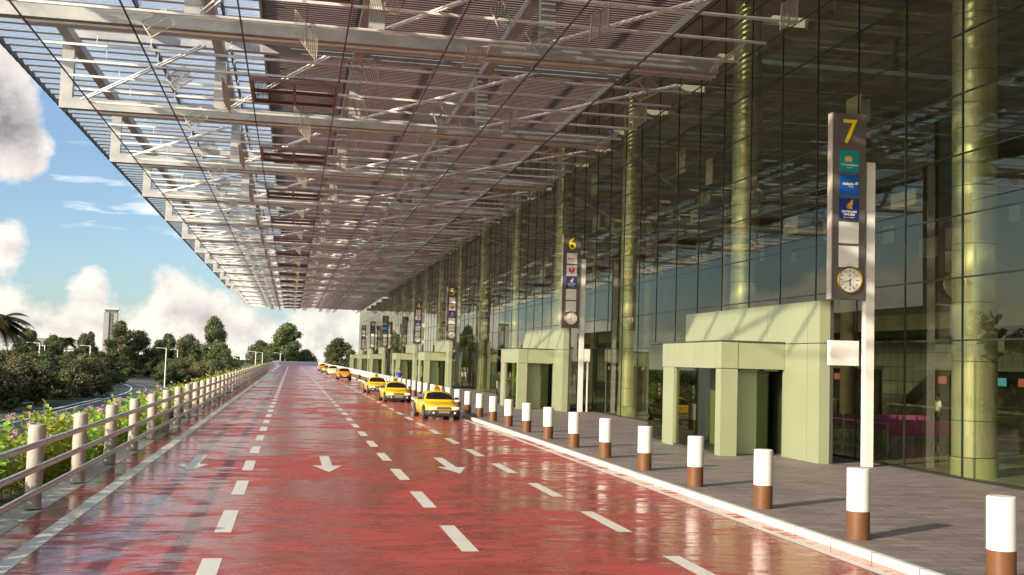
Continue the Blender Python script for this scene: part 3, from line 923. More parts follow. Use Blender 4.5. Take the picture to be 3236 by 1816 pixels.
for num,y,tl in SIGNS:
    s=thing('gate_sign','tall grey gate sign numbered %d with airline panels and a gold clock'%num,'gate sign',(15.86,y,.12),0,'numbered gate signs along the terminal')
    link('pole',pole_m,s)
    a=link('bracket',arm_m,s);a.location=(0,.35,0)
    if num in (6,5,3):
        l=link('bracket_leg',leg_m,s);l.location=(0,.35,0)
        if num!=3:
            link('side_post',leg2_m,s);link('side_bracket',arm2_m,s)
    p=link('panel',sg_panel,s);p.location=(-.70,-.05,7.27)
    link('panel_edge',sg_edge,p)
    nm=text_mesh('numeral',str(num),.98,M['yellow'],.012,.004,sx=.95)
    put('numeral',nm,p,0,-.122,2.08)
    for i,t_ in enumerate(tl): logo(t_,p,.0,-.1105,1.27-i*.675)
    clock(p,.02,-.11,-2.09)

# ------------------------------------------------------------------ green entrance porches
PORCH=[(7,29.5),(6,60.2),(5,106.2),(4,136.6),(3,184.6),(2,214.5),(1,243.5)]
def gparts(parent):
    """local origin: portal right edge on the pavement at (15.1, Y0, .12)"""
    def g(name,boxes,m,lab=None):
        mb=MB()
        for b in boxes: mb.box(*b)
        o=mb.build(name,M[m],parent)
        if lab:o['label']=lab
        return o
    e=.011
    g('portal_leg',[(-.36,-.04,0.02,.78-e,0,3.42-e),(-.36,-.04,.78+e,2.45,0,3.42-e)],'green')
    g('portal_header',[(-.36,-.04,.02,.78-e,3.42+e,4.64),(-.36,-.04,.78+e,3.6-e,3.42+e,4.64),(-.36,-.04,3.6+e,6.3-e,3.42+e,4.64),(-.36,-.04,6.3+e,9.0-e,3.42+e,4.64),(-.36,-.04,9.0+e,11.1,3.42+e,4.64)],'green')
    g('portal_edge',[(-.04,.06,0,11.1,0,4.66)],'greendark')
    g('corner_pier',[(-2.42,-1.9+e,2.28,2.70,0,2.62-e),(-2.42,-1.9+e,2.28,2.70,2.62+e,3.42)],'green')
    g('lintel',[(-1.9+e,-.37,2.30,2.62,2.62+e,3.42)],'green')
    g('fascia',[(-2.42,-2.2,2.70+2*e,4.6-e,2.62,3.42),(-2.42,-2.2,4.6+e,6.5-e,2.62,3.42),(-2.42,-2.2,6.5+e,7.7,2.62,3.42)],'green')
    g('front_pier',[(-2.42,-2.2,6.5+e,7.6,0,2.61)],'green')
    g('inner_wall',[(-.75,-.38,3.4,7.4,.0,3.4)],'green')
    g('door_leaf',[(-1.89,-.98,2.95,3.05,.02,2.61)],'green')
    g('roof',[(-2.435,-.37,2.265,9.56,3.43,3.475)],'greendark')
    g('downlight',[(-1.75,-1.2,2.34,2.60,2.575,2.612),(-1.0,-.55,2.34,2.60,2.575,2.612)],'greendark')
    g('plinth',[(-2.40,-2.22,2.72,6.48,0,.07),(-2.40,-2.22,7.62,9.5,0,.07)],'greendark')
    g('door_glass',[(-2.33,-2.30,4.62,6.47,.075,2.60)],'porchglass')
    g('side_glass',[(-2.33,-2.30,7.63,9.5,.075,3.40),(-2.3,-.4,9.5,9.53,.07,3.4)],'porchglass')
    g('inner_doors',[(-.97,-.42,2.98,3.01,.06,2.45)],'porchglass')
    g('floor_mat',[(-2.2,-.4,2.6,9.4,0.0,.015)],'greendark')
pp=thing('entrance_porch','x','entrance porch')
gparts(pp)
pt=tree_of(pp)
descr={7:'pale green entrance porch beside gate sign 7, nearest the camera',6:'pale green entrance porch left of gate sign 6',5:'pale green entrance porch beside gate sign 5',4:'pale green entrance porch beside gate sign 4',3:'pale green entrance porch beside gate sign 3',2:'pale green entrance porch beside gate sign 2',1:'pale green entrance porch beside gate sign 1, farthest away'}
for i,(num,y) in enumerate(PORCH):
    p=pp if i==0 else dup(pt)
    p.location=(15.12,y,.12)
    tag(p,descr[num],'entrance porch','green entrance porches along the terminal')
    nm=text_mesh('door_numeral',str(num),3.5,M['yellow'],.006,sx=1.25)
    o=link('door_numeral',nm,p);o.location=(-2.15,7.45,1.9);o.rotation_euler=Euler((R(90),0,R(-90)))

# ------------------------------------------------------------------ inside the terminal
def counter(label,x,y0,y1):
    t=thing('check_in_counter',label,'counter',(x,(y0+y1)/2,.11),0,'check-in counters behind the glass')
    L=(y1-y0)/2
    MB().box(-.35,.35,-L,L,0,.95).build('front',M['counterdark'],t)
    MB().box(-.48,.48,-L-.05,L+.05,.955,1.06).build('top',M['counter'],t)
    MB().box(2.4,2.6,-L,L,0,2.9).build('back_panel',M['counterdark'],t)
    MB().box(1.2,2.62,-L-.1,L+.1,2.9,3.12).build('canopy_beam',M['counter'],t)
    n=int((y1-y0)/1.7)
    for i in range(n):
        yy=-L+.9+i*1.7
        fm=MB().box(1.9,1.95,yy-.42,yy+.42,2.15,2.62).build('screen_frame',M['blackplastic'],t)
        m='screen_teal' if i%2 else 'screen_red'
        MB().box(1.88,1.897,yy-.38,yy+.38,2.19,2.58).build('screen',M[m],fm)
def emit(name,col,st):
    m,t,p=newmat(name);p.inputs['Base Color'].default_value=c4(tuple(x*.3 for x in col))
    p.inputs['Emission Color'].default_value=c4(col);p.inputs['Emission Strength'].default_value=st;return m
M['screen_teal']=emit('teal_screen',(.08,.34,.38),.42)
M['screen_red']=emit('red_screen',(.42,.13,.08),.38)
for i,(y0,y1) in enumerate(((20,36),(40,56),(62,78),(84,100),(106,122))):
    counter('dark check-in counter with a row of small screens, %s from the camera'%ordw(i),32.5,y0,y1)
def seat_mesh():
    t=thing('waiting_seat','x','seat')
    mb=MB()
    mb.prism([(-.25,.42),(.27,.46),(.27,.50),(-.25,.46)],'x',-.27,.27)
    mb.prism([(.24,.47),(.40,.98),(.43,.98),(.28,.46)],'x',-.27,.27)
    mb.build('shell',M['pink'],t,fix=True)
    mb=MB()
    for sx in (-.2,.2):
        mb.bar((sx,-.2,.0),(sx,.05,.43),.03,.03);mb.bar((sx,.3,0),(sx,.05,.43),.03,.03)
    mb.bar((-.25,.05,.42),(.25,.05,.42),.04,.04)
    mb.build('leg_frame',M['chrome'],t)
    return t
sp=seat_mesh();st=tree_of(sp)
n=0
for bx,by,cnt in ((21.2,36.5,6),(20.6,40.8,8),(22.0,52,6),(21.5,62,4)):
    for j in range(cnt):
        s=sp if n==0 else dup(st)
        s.location=(bx+.64*j,by,.11);s.rotation_euler=(0,0,R(-12))
        tag(s,'pink waiting seat behind the glass wall, %s along from the camera'%ordw(n),'seat','pink seats inside the terminal');n+=1
bl=thing('glass_balustrade','low glass balustrade with a pale rail just inside the glazing','balustrade',(18.9,37.5,.11))
MB().box(-.01,.01,-4.5,16,.1,.98).build('pane',M['clearglass'],bl)
MB().box(-.03,.03,-4.5,16,.985,1.03).build('handrail',M['irail'],bl)
for i in range(8): MB().box(-.02,.02,-4.5+i*2.9,-4.44+i*2.9,0,.98).build('post',M['irail'],bl)
es=thing('staircase','pale staircase rising along the back of the hall','staircase',(40,66,.11))
mb=MB()
for i in range(22): mb.box(-1.1,1.1,-.32*i-.33,-.32*i,0.19*i,0.19*(i+1))
mb.build('steps',M['itile'],es)
for sx in (-1.15,1.15):
    MB().prism([(.1,-.1),(-7.2,4.05),(-7.2,5.1),(.1,1.0)],'x',sx-.02,sx+.02).build('side_panel',M['irail'],es,fix=True)
lb=thing('row_sign','small grey hanging sign box with the letters D and E','sign',(31,47.0,4.6))
MB().box(-.1,.1,-.75,.75,-.4,.4).build('board',M['itile'],lb)
for i,ch_ in enumerate('DE'):
    o=link('letter',text_mesh('letter',ch_,.62,M['ink'],.01,.01),lb);o.location=(-.115,.33-.66*i,0);o.rotation_euler=Euler((R(90),0,R(-90)))
MB().cyl((0,0,.4),(0,0,3.),.03,8).build('hanger',M['irail'],lb)

# ------------------------------------------------------------------ people
def skin_mesh(name,verts,edges,radii,mats,root=0,sub=2):
    me=bpy.data.meshes.new(name);me.from_pydata(verts,edges,[])
    o=bpy.data.objects.new(name,me);COL.objects.link(o)
    mo=o.modifiers.new('skin','SKIN');mo.use_smooth_shade=True
    sk=me.skin_vertices[0].data if me.skin_vertices else None
    if sk is None:
        bm=bmesh.new();bm.from_mesh(me);bm.verts.layers.skin.verify();bm.to_mesh(me);bm.free();sk=me.skin_vertices[0].data
    for i,r in enumerate(radii):
        sk[i].radius=(r,r) if not isinstance(r,tuple) else r
        sk[i].use_root=(i==root)
    s=o.modifiers.new('sub','SUBSURF');s.levels=sub;s.render_levels=sub
    dg=bpy.context.evaluated_depsgraph_get()
    m2=bpy.data.meshes.new_from_object(o.evaluated_get(dg))
    bpy.data.objects.remove(o)
    m2.materials.clear();m2.materials.append(mats)
    m2.polygons.foreach_set('use_smooth',[True]*len(m2.polygons))
    return m2
def person_meshes(stride=.12):
    V=[];E=[];Rd=[]
    def a(p,r,par=None):
        V.append(p);Rd.append(r)
        if par is not None:E.append((par,len(V)-1))
        return len(V)-1
    hip=a((0,0,.95),(.155,.11));w=a((0,0,1.10),(.14,.10),hip);ch=a((0,0,1.30),(.165,.115),w);nk0=a((0,0,1.45),(.10,.085),ch);nk=a((0,-.01,1.53),.055,nk0)
    hd=a((0,-.03,1.63),(.075,.09),nk);ht=a((0,-.02,1.74),(.072,.085),hd)
    ns=a((0,-.125,1.635),.016,hd)
    for sx in (-1,1):
        a((sx*.088,-.01,1.635),.022,hd)          # ear
        sh=a((sx*.19,0,1.43),.06,nk0);el=a((sx*.25,.02,1.14),.042,sh);wr=a((sx*.27,-.08,.90),.028,el)
        pm_=a((sx*.272,-.11,.83),(.022,.036),wr)
        for f,(dy,l) in enumerate(((-.035,.072),(-.012,.082),(.012,.078),(.033,.06))):
            k1=a((sx*.272,-.115+dy,.775),.0095,pm_);a((sx*.26,-.125+dy,.775-l*.6),.008,k1)
        th=a((sx*.255,-.155,.815),.011,pm_);a((sx*.245,-.175,.775),.009,th)
        hp=a((sx*.09,0,.88),.092,hip);kn=a((sx*.10,-stride*sx*.6-.03,.49),.058,hp);an=a((sx*.105,stride*sx*-.2+.02,.09),.038,kn);a((sx*.115,stride*sx*-.2-.12,.035),.034,an)
    return V,E,Rd
PV,PE,PR=person_meshes()
body_me=skin_mesh('body',PV,PE,PR,M['skin'])
def sub(idx,grow,name,m):
    ids=[i for i in range(len(PV)) if idx(PV[i])]
    mp={i:j for j,i in enumerate(ids)}
    ee=[(mp[a],mp[b]) for a,b in PE if a in mp and b in mp]
    rr=[]
    for i in ids:
        r=PR[i];rr.append((r[0]+grow,r[1]+grow) if isinstance(r,tuple) else r+grow)
    return ([PV[i] for i in ids],ee,rr)
v,e,r=sub(lambda p:(.93<=p[2]<=1.46 and (abs(p[0])<.26)) ,.02,'shirt',None)
shirt_me=skin_mesh('shirt',v,e,r,M['blue'])
v,e,r=sub(lambda p:(p[2]<=.96 and abs(p[0])<.2 and p[2]>.05),.018,'trousers',None)
trou_me=skin_mesh('trousers',v,e,r,M['trouser'])
hb=bmesh.new();bmesh.ops.create_icosphere(hb,subdivisions=3,radius=1)
for v_ in hb.verts:
    v_.co=Vector((v_.co.x*.092,v_.co.y*.108,v_.co.z*.105))
bmesh.ops.delete(hb,geom=[v_ for v_ in hb.verts if v_.co.z<-.03 and v_.co.y<.03 or (v_.co.y<-.075 and v_.co.z<.045)],context='VERTS')
hair_me=bpy.data.meshes.new('hair');hb.to_mesh(hair_me);hb.free();hair_me.materials.append(M['hair'])
eye_me=MB().cyl((-.03,-.112,1.675),(-.03,-.118,1.675),.010,8).cyl((.03,-.112,1.675),(.03,-.118,1.675),.010,8).mesh('eyes');eye_me.materials.append(M['ink'])
mouth_me=MB().box(-.024,.024,-.119,-.108,1.588,1.597).mesh('mouth');mouth_me.materials.append(M['logored'])
shoe=MB()
for sx in (-1,1):
    fy=.12*sx*-.2
    shoe.prism([(fy+.09,0),(fy+.09,.10),(fy-.02,.11),(fy-.15,.06),(fy-.19,.045),(fy-.19,0)],'x',sx*.11-.045,sx*.11+.045)
shoe_me=shoe.mesh('shoes');shoe_me.materials.append(M['shoe'])
def withmat(me,m):
    c=me.copy();c.materials.clear();c.materials.append(m);return c
def person(label,loc,rz,shirt,trous='trouser',skin='skin',group=None):
    t=thing('person',label,'person',loc,rz,group)
    link('body',body_me if skin=='skin' else withmat(body_me,M[skin]),t)
    link('shirt',withmat(shirt_me,M[shirt]),t);link('trousers',withmat(trou_me,M[trous]),t)
    h=link('hair',hair_me,t);h.location=(0,-.02,1.70)
    link('eyes',eye_me,t);link('mouth',mouth_me,t);link('shoes',shoe_me,t)
    return t
person('person in a bright blue shirt walking behind the bollards',(9.75,103.0,.12),R(8),'blue')
def suitcase(label,loc,rz):
    t=thing('suitcase',label,'suitcase',loc,rz,'suitcases inside the terminal')
    MB().box(-.22,.22,-.13,.13,.06,.68).build('shell',M['case'],t)
    MB().bar((-.12,.1,.68),(-.12,.1,1.0),.02,.02).bar((.12,.1,.68),(.12,.1,1.0),.02,.02).bar((-.13,.1,1.0),(.13,.1,1.0),.03,.03).build('handle',M['chrome'],t)
    MB().cyl((-.18,0,.035),(-.14,0,.035),.035,10).cyl((.14,0,.035),(.18,0,.035),.035,10).build('wheels',M['rubber'],t)
for i,(x,y,rz,sh,lab) in enumerate(((29.5,44.5,R(-80),'olive','person in an olive shirt queuing at the counter behind the glass'),(29.3,42.9,R(-95),'greyshirt','person in a grey shirt standing with a black suitcase inside the hall'),(29.8,40.8,R(-70),'trouser','person in dark clothes near the column inside the hall'),(29.2,46.6,R(-100),'tilewhite','person in a white shirt queuing inside the hall'))):
    person(lab,(x,y,.11),rz,sh,'trouser','skin2')
suitcase('upright black suitcase beside the person in grey inside the hall',(28.9,43.4,.11),.4)
suitcase('upright black suitcase beside the person in olive inside the hall',(29.0,45.2,.11),-.2)

# ------------------------------------------------------------------ cars (front towards -Y)
def loft(sections,name,m,parent,smooth=True,sub=0):
    """each section: list of (x,z) from centre bottom round to centre top, at y; mirrored"""
    mb=MB();rows=[]
    for y,pts in sections:
        full=[(x,y,z) for x,z in pts]+[(-x,y,z) for x,z in reversed(pts[1:-1])]
        rows.append(full)
    n=len(rows[0]);v=[p for r in rows for p in r];f=[]
    for i in range(len(rows)-1):
        for j in range(n):
            f.append((i*n+j,i*n+(j+1)%n,(i+1)*n+(j+1)%n,(i+1)*n+j))
    f.append(tuple(range(n-1,-1,-1)));f.append(tuple((len(rows)-1)*n+j for j in range(n)))
    mb.add(v,f,smooth)
    o=mb.build(name,m,parent,fix=True)
    if sub:
        s=o.modifiers.new('sub','SUBSURF');s.levels=sub;s.render_levels=sub
    return o
def sec(w,zl,zt,c=.02):
    zm=zl+(zt-zl)*.5
    return [(0,zl),(w*.80,zl),(w*.95,zl+.06),(w,zm),(w*.97,zt-.09),(w*.88,zt-.015),(w*.5,zt+c*.6),(0,zt+c)]
def gsec(wb,wt,zb,zt):
    return [(0,zb-.05),(wb*.9,zb-.05),(wb,zb),((wb+wt)/2,(zb+zt)/2+.01),(wt,zt-.06),(wt-.06,zt-.012),(wt*.5,zt+.008),(0,zt+.015)]
def car(name,label,paint,kind,sign=False):
    t=thing(name,label,'taxi' if sign else 'car',group='cars standing along the kerb')
    P=M[paint]
    if kind=='sedan':
        st=[(-2.16,sec(.60,.30,.60)),(-2.10,sec(.75,.22,.66)),(-1.85,sec(.83,.18,.735)),(-1.3,sec(.86,.18,.82)),(-.85,sec(.86,.18,.88)),(0,sec(.87,.18,.92)),(.9,sec(.87,.18,.93)),(1.4,sec(.86,.19,.95)),(1.95,sec(.82,.22,.93)),(2.12,sec(.74,.26,.86)),(2.17,sec(.6,.34,.78))]
        ws=(-.92,.88,-.22,1.33);rr=(.72,1.34);re=(1.42,.95);gw=.76;gt=.57
    else:
        st=[(-2.05,sec(.58,.30,.62)),(-1.98,sec(.76,.20,.70)),(-1.70,sec(.85,.18,.80)),(-1.25,sec(.88,.18,.90)),(-.9,sec(.88,.18,.95)),(0,sec(.89,.18,.97)),(.9,sec(.89,.18,.98)),(1.5,sec(.88,.2,.97)),(1.85,sec(.84,.24,.92)),(1.95,sec(.74,.3,.84))]
        ws=(-1.05,.94,-.28,1.40);rr=(1.0,1.42);re=(1.72,1.0);gw=.79;gt=.59
    loft(st,'body',P,t)
    y0,z0,y1,z1=ws
    zt2=rr[1]
    gsx=[(y0,gsec(gw,gw-.04,z0,z0+.03)),((y0+y1)/2,gsec(gw,(gw+gt)/2,z0+.01,(z0+z1)/2+.02)),(y1,gsec(gw,gt+.01,z0+.02,z1)),((y1+rr[0])/2,gsec(gw,gt+.01,z0+.03,zt2+.02)),(rr[0],gsec(gw,gt,z0+.04,zt2)),((rr[0]+re[0])/2,gsec(gw-.01,gt+.06,re[1]-.02,(zt2+re[1])/2+.05)),(re[0],gsec(gw-.04,gw-.10,re[1]-.02,re[1]+.02))]
    loft(gsx,'cabin',P,t)
    # windscreen and windows stand a hair proud of the cabin skin
    def pane(name,pts,off):
        o=Vector(off);mb=MB();mb.add([Vector(p)+o for p in pts],[tuple(range(len(pts)))]);return mb.build(name,M['carglass'],t)
    dx=.03
    mb=MB();nn=7
    top=[];bot=[]
    for i in range(nn):
        u=-1+2*i/(nn-1)
        bot.append((u*(gw-.07),y0+.055+.05*u*u,z0+.075));top.append((u*(gt-.05),y1-.02+.05*u*u,z1-.035-.015*u*u))
    off=Vector((0,-.032,.026))
    mb.add([Vector(p)+off for p in bot+top],[(i,i+1,nn+i+1,nn+i) for i in range(nn-1)],True)
    mb.build('windscreen',M['carglass'],t)
    for s_ in (-1,1):
        zb=z0+.09
        def gx(z,f=0): return s_*(gw+(gt-gw)*((z-z0)/(z1-z0))+.022)
        for nm,ya,yb,ya2,yb2 in (('front_window',y0+.30,.12,y1+.10,.12),('rear_window',.19,re[0]-.42,.19,rr[0]-.02)):
            zt_=z1-.09
            pane('side_window',[(gx(zb),ya,zb),(gx(zb),yb,zb),(gx(zt_),yb2,zt_),(gx(zt_),ya2,zt_)],(0,0,0))
        # door seam, handle, mirror
        MB().box(s_*.872-.004,s_*.872+.004,.14,.155,.32,z0+.02).box(s_*.866-.004,s_*.866+.004,-.86,-.845,.34,z0-.08).build('door_seam',M['ink'],t)
        MB().cbox((s_*.885,.02,.79),(.03,.17,.035)).build('door_handle',M['blackplastic'],t)
        MB().cbox((s_*(gw+.16),y0+.38,z0+.13),(.20,.10,.13)).cbox((s_*(gw+.05),y0+.40,z0+.08),(.12,.05,.04)).build('mirror',M['blackplastic'],t)
    fy=st[0][0]
    # wheels
    for s_ in (-1,1):
        for wy in ((-1.32,1.32) if kind=='sedan' else (-1.25,1.28)):
            wx=s_*.77
            arch=MB().cyl((wx-s_*.1,wy,.34),(s_*.882,wy,.34),.375,24);arch.build('wheel_arch',M['blackplastic'],t)
            w_=MB().cyl((wx-.10,wy,.305),(wx+.125*s_ if s_>0 else wx-.125,wy,.305),.305,24)
            wo=MB().cyl((s_*.66,wy,.305),(s_*.893,wy,.305),.305,24).build('tyre',M['rubber'],t)
            MB().cyl((s_*.88,wy,.305),(s_*.899,wy,.305),.195,16).build('rim',M['chrome'],wo)
    # nose
    if kind=='sedan':
        loft([(fy-.035,[(0,.20),(.55,.20),(.63,.24),(.66,.34),(.63,.43),(.55,.46),(.3,.47),(0,.47)]),(fy+.05,[(0,.17),(.72,.17),(.80,.22),(.82,.34),(.80,.44),(.74,.475),(.4,.48),(0,.48)]),(fy+.42,[(0,.17),(.79,.17),(.86,.22),(.875,.34),(.87,.44),(.80,.475),(.4,.48),(0,.48)])],'bumper',M['blackplastic'],t)
        MB().box(-.50,.50,fy-.043,fy-.037,.22,.30).build('lower_intake',M['ink'],t)
        MB().box(-.27,.27,fy-.05,fy-.038,.335,.43).build('number_plate',M['counter'],t)
        MB().box(-.34,.34,fy-.022,fy+.10,.515,.635).build('grille',M['grilleslat'],t)
        for s_ in (-1,1):
            MB().prism([(s_*.37,.515),(s_*.70,.535),(s_*.73,.63),(s_*.37,.645)],'y',fy-.016,fy+.16).build('headlight',M['lamp'],t,fix=True)
            MB().cyl((s_*.52,fy-.044,.35),(s_*.52,fy-.03,.35),.05,12).build('fog_light',M['lamp'],t)
    else:
        loft([(fy-.03,[(0,.22),(.5,.22),(.58,.26),(.62,.36),(.58,.50),(.5,.53),(.3,.54),(0,.54)]),(fy+.10,[(0,.19),(.70,.19),(.78,.24),(.80,.36),(.76,.50),(.68,.53),(.4,.55),(0,.55)])],'bumper_intake',M['blackplastic'] if paint!='lime' else P,t)
        MB().box(-.26,.26,fy-.045,fy-.033,.42,.51).build('number_plate',M['plate'],t)
        for s_ in (-1,1):
            MB().prism([(s_*.40,.60),(s_*.62,.50),(s_*.83,.66),(s_*.80,.80),(s_*.58,.70)],'y',fy-.012,fy+.34).build('headlight',M['darklamp'] if paint!='lime' else M['lamp'],t,fix=True)
        MB().cyl((0,fy-.014,.665),(0,fy+.04,.67),.055,8).build('badge',M['chrome'],t)
    MB().box(-.7,.7,-st[0][0]-.10,-st[0][0]+.02 if False else -st[0][0]-.04,.62,.74).build('tail_trim',M['blackplastic'],t)
    if sign:
        sg=MB().prism([(-.29,1.36),(.29,1.36),(.11,1.65),(-.11,1.65)],'y',.10,.34).build('roof_sign',M['taxi'],t,fix=True)
        MB().prism([(-.285,1.37),(-.17,1.37),(-.06,1.645),(-.107,1.645)],'y',.092,.0995).build('sign_side',M['logowhite'],sg,fix=True)
        MB().prism([(-.10,1.485),(.17,1.485),(.06,1.625),(0.005,1.625)],'y',.090,.0985).build('sign_triangle',M['ink'],sg,fix=True)
        MB().prism([(0.005,1.525),(.065,1.525),(.035,1.57)],'y',.086,.0895).build('sign_star',M['taxi'],sg,fix=True)
        tx=put('lettering',TAXI,sg,.045,.095,1.42)
        MB().box(-.40,.40,.12,.32,1.335,1.357).build('sign_rack',M['ink'],sg)
    return t
TAXI=text_mesh('lettering','TAXI',.125,M['ink'],.004,.004)
t1=car('taxi','yellow taxi with a triangular roof sign, front of the line and nearest the camera','taxi','sedan',True)
t1.location=(7.0-.12,53.3,0)
tt=tree_of(t1)
t2=dup(tt);t2.location=(6.68,73.2,0);tag(t2,'yellow taxi with a triangular roof sign, middle of the three taxis')
t3=dup(tt);t3.location=(6.75,90.6,0);tag(t3,'yellow taxi with a triangular roof sign, rearmost of the three taxis')
for o in (t1,t2,t3): o.rotation_euler=(0,0,R(3.0));o.scale=(.96,.96,.93)
h1=car('hatchback','orange hatchback behind the three taxis, nearer of the two orange cars','orange','hatch')
h1.location=(6.6,144.6,0);h1.rotation_euler=(0,0,R(1))
ht_=tree_of(h1)
h2=dup(ht_);h2.location=(6.3,231.5,0);h2.rotation_euler=(0,0,R(2));tag(h2,'orange hatchback farthest up the road, last in the line')
h3=car('hatchback','pale lime car waiting directly behind the nearer orange hatchback','lime','hatch')
h3.location=(6.5,181.5,0);h3.rotation_euler=(0,0,R(2))
h4=dup(tt);h4.location=(6.25,206,0);h4.rotation_euler=(0,0,R(3));tag(h4,'yellow taxi half hidden behind the pale lime car')

# ------------------------------------------------------------------ trees and shrubs
def crown(mb,clumps,nleaf,leaf,flatz=.85):
    tot=sum(c[3]**2 for c in clumps)
    for (x,y,z,r) in clumps:
        for i in range(int(nleaf*r*r/tot)):
            d=rv().normalized();rad=r*(random.random()**.28)*random.uniform(.82,1.06)
            p=Vector((x,y,z))+Vector((d.x*rad,d.y*rad,d.z*rad*flatz))+rv(r*.22)
            nn=d+rv(.9)
            leafquad(mb,p,nn,leaf*random.uniform(.6,1.35),1.5)
def make_tree(seed,H,cr,trunk_h,ncl,nleaf,leaf,m,label,name='broadleaf_tree',tall=1.,lobes=None):
    random.seed(seed)
    t=thing(name,label,'tree')
    mb=MB();cl=[]
    tw=H*.018+.05
    top=Vector((random.uniform(-.3,.3),random.uniform(-.3,.3),trunk_h))
    mb.tube([(0,0,0),(top*.5+Vector((.1,0,0))),top],[tw*1.3,tw,tw*.85],8)
    for i in range(ncl):
        a=2*math.pi*(i*.618+random.random()*.25);u=(i+.5)/ncl
        z=trunk_h*.8+(H-trunk_h*.8-cr*.35)*u
        prof=math.sin(math.pi*min(1,.18+.80*u))**.7
        rr=cr*prof*random.uniform(.45,.85)*(.55 if u>.85 else 1)
        c=(rr*math.cos(a),rr*math.sin(a),z,cr*random.uniform(.30,.48))
        cl.append(c)
        st=Vector((top.x*.8,top.y*.8,trunk_h*random.uniform(.7,1.)))
        e=Vector(c[:3])
        mb.tube([st,st.lerp(e,.5)+Vector((0,0,-.2)),e],[tw*.55,tw*.35,tw*.1],5)
    cl.append((0,0,H*.68,cr*.55));cl.append((0,0,H-cr*.32,cr*.34))
    mb.build('trunk',M['bark'],t)
    lb=MB();crown(lb,cl,nleaf,leaf);lb.build('crown',M[m],t)
    return t
def make_palm(seed,H,label,fr=38,fl=3.0):
    random.seed(seed)
    t=thing('palm_tree',label,'tree')
    mb=MB();pts=[Vector((.12*math.sin(i*.9),0,H*i/6)) for i in range(7)]
    mb.tube(pts,[.24-.02*i for i in range(7)],8);mb.build('trunk',M['bark'],t)
    fm=MB()
    for i in range(fr):
        a=2*math.pi*i/fr+random.uniform(-.2,.2);up=random.uniform(-.25,1.2)
        p0=pts[-1];L=fl*random.uniform(.8,1.15);last=None
        for j in range(11):
            u=j/10
            p=p0+Vector((math.cos(a)*L*u*math.cos(up*.7),math.sin(a)*L*u*math.cos(up*.7),L*(math.sin(up)*u-.75*u*u)))
            if last is not None:
                fm.bar(last,p,.05*(1-u)+.015,.03)
                d=(p-last).normalized();sd=d.cross(Vector((0,0,1))).normalized()
                for s_ in (-1,1):
                    for q in (0,.33,.66):
                        b=last.lerp(p,q);w=.80*math.sin(math.pi*min(1,u*.86+.12))+.06
                        e=b+sd*s_*w+d*.32*w+Vector((0,0,-.35*w))
                        fm.add([b-d*.09,b+d*.09,e],[(0,1,2)])
            last=p
    fm.build('fronds',M['palmleaf'],t)
    return t
TP={}
TP['round']=make_tree(21,14,4.2,6.0,13,8320,0.33,'leafdark','x')
TP['tall']=make_tree(22,18,4.6,7.5,16,9920,0.35,'leafdark','x')
TP['wide']=make_tree(23,12,5.2,4.6,15,8960,0.35,'leafdark','x')
TP['bush']=make_tree(24,6,3.4,1.2,13,7600,.25,'leafolive','x','shrub')
TP['bush2']=make_tree(25,7,3.0,1.6,12,7200,.25,'leafdark','x','shrub')
TP['palm']=make_palm(26,9.2,'x')
TT={k:tree_of(v) for k,v in TP.items()};first={k:True for k in TP}
BASEH={'round':14,'tall':18,'wide':12,'bush':6,'bush2':7,'palm':10.6}
def plant(kind,x,y,top,label,group,wid=1.,rz=None,base=GZ):
    o=TP[kind] if first[kind] else dup(TT[kind])
    first[kind]=False
    s=(top-base)/BASEH[kind]
    o.location=(x,y,base-.05);o.scale=(s*wid,s*wid,s);o.rotation_euler=(0,0,random.uniform(0,6.28) if rz is None else rz)
    tag(o,label,'shrub' if 'bush' in kind else 'tree',group)
    return o
random.seed(40)
def at(az_x,Y): return az_x*Y/400.
G1='trees standing beyond the lower road'
far=[('round',-88.3,400,9.9,.85,'small round tree just right of the palm on the far left'),
('round',-84.3,390,9.0,1.0,'lighter broad tree right of the palm, left of the pale buildings'),
('round',-79.3,400,7.9,.9,'dark tree in front of the pale far buildings'),
('palm',-71.5,380,7.6,1.1,'thin trunked palm between the far buildings and the control tower'),
('round',-71.2,410,8.9,.75,'narrow dark tree second left of the control tower'),
('tall',-67.6,400,9.4,.62,'narrow dark tree just left of the control tower'),
('tall',-56.2,390,13.2,.95,'tall full tree immediately right of the control tower'),
('round',-51.6,400,10.4,1.05,'round tree leaning beside the tall one right of the control tower'),
('round',-46.7,415,7.6,.8,'small dark tree midway along the left skyline'),
('round',-42.2,400,9.6,.9,'rounded dark tree on the skyline left of a lamp post'),
('wide',-35.0,395,9.9,.75,'broad dark tree on the skyline left of the tallest tree'),
('tall',-26.0,385,15.7,.80,'tallest tree of the left skyline, narrow with a bulging head'),
('round',-22.5,375,7.0,1.0,'lower tree under the tallest tree of the left skyline'),
('palm',-29,350,5.0,1.0,'small palm in front of the tallest skyline tree'),
('wide',-12.3,455,9.3,.9,'low dark tree group beyond the end of the guard rail'),
('tall',-2.0,430,15.6,1.22,'large spreading tree standing beyond the end of the red road'),
('wide',4.8,432,6.0,1.0,'lower dark tree at the right foot of the large tree'),
('wide',-8.2,440,8.0,.8,'lower dark tree at the left foot of the large tree'),
('round',16.0,405,10.2,1.15,'single tree beyond the parapet, left of the terminal corner'),
('round',24.5,470,5.6,.8,'small dark tree close to the far corner of the terminal')]
for kind,x,y,top,w,lab in far: plant(kind,x,y,top,lab,G1,w)
plant('palm',-37.6,155,8.2,'large ragged palm on the far left edge','palms',1.25,rz=1.1)
plant('palm',-36.6,246,-3.6,'short palm at the bend of the lower road','palms',.62)
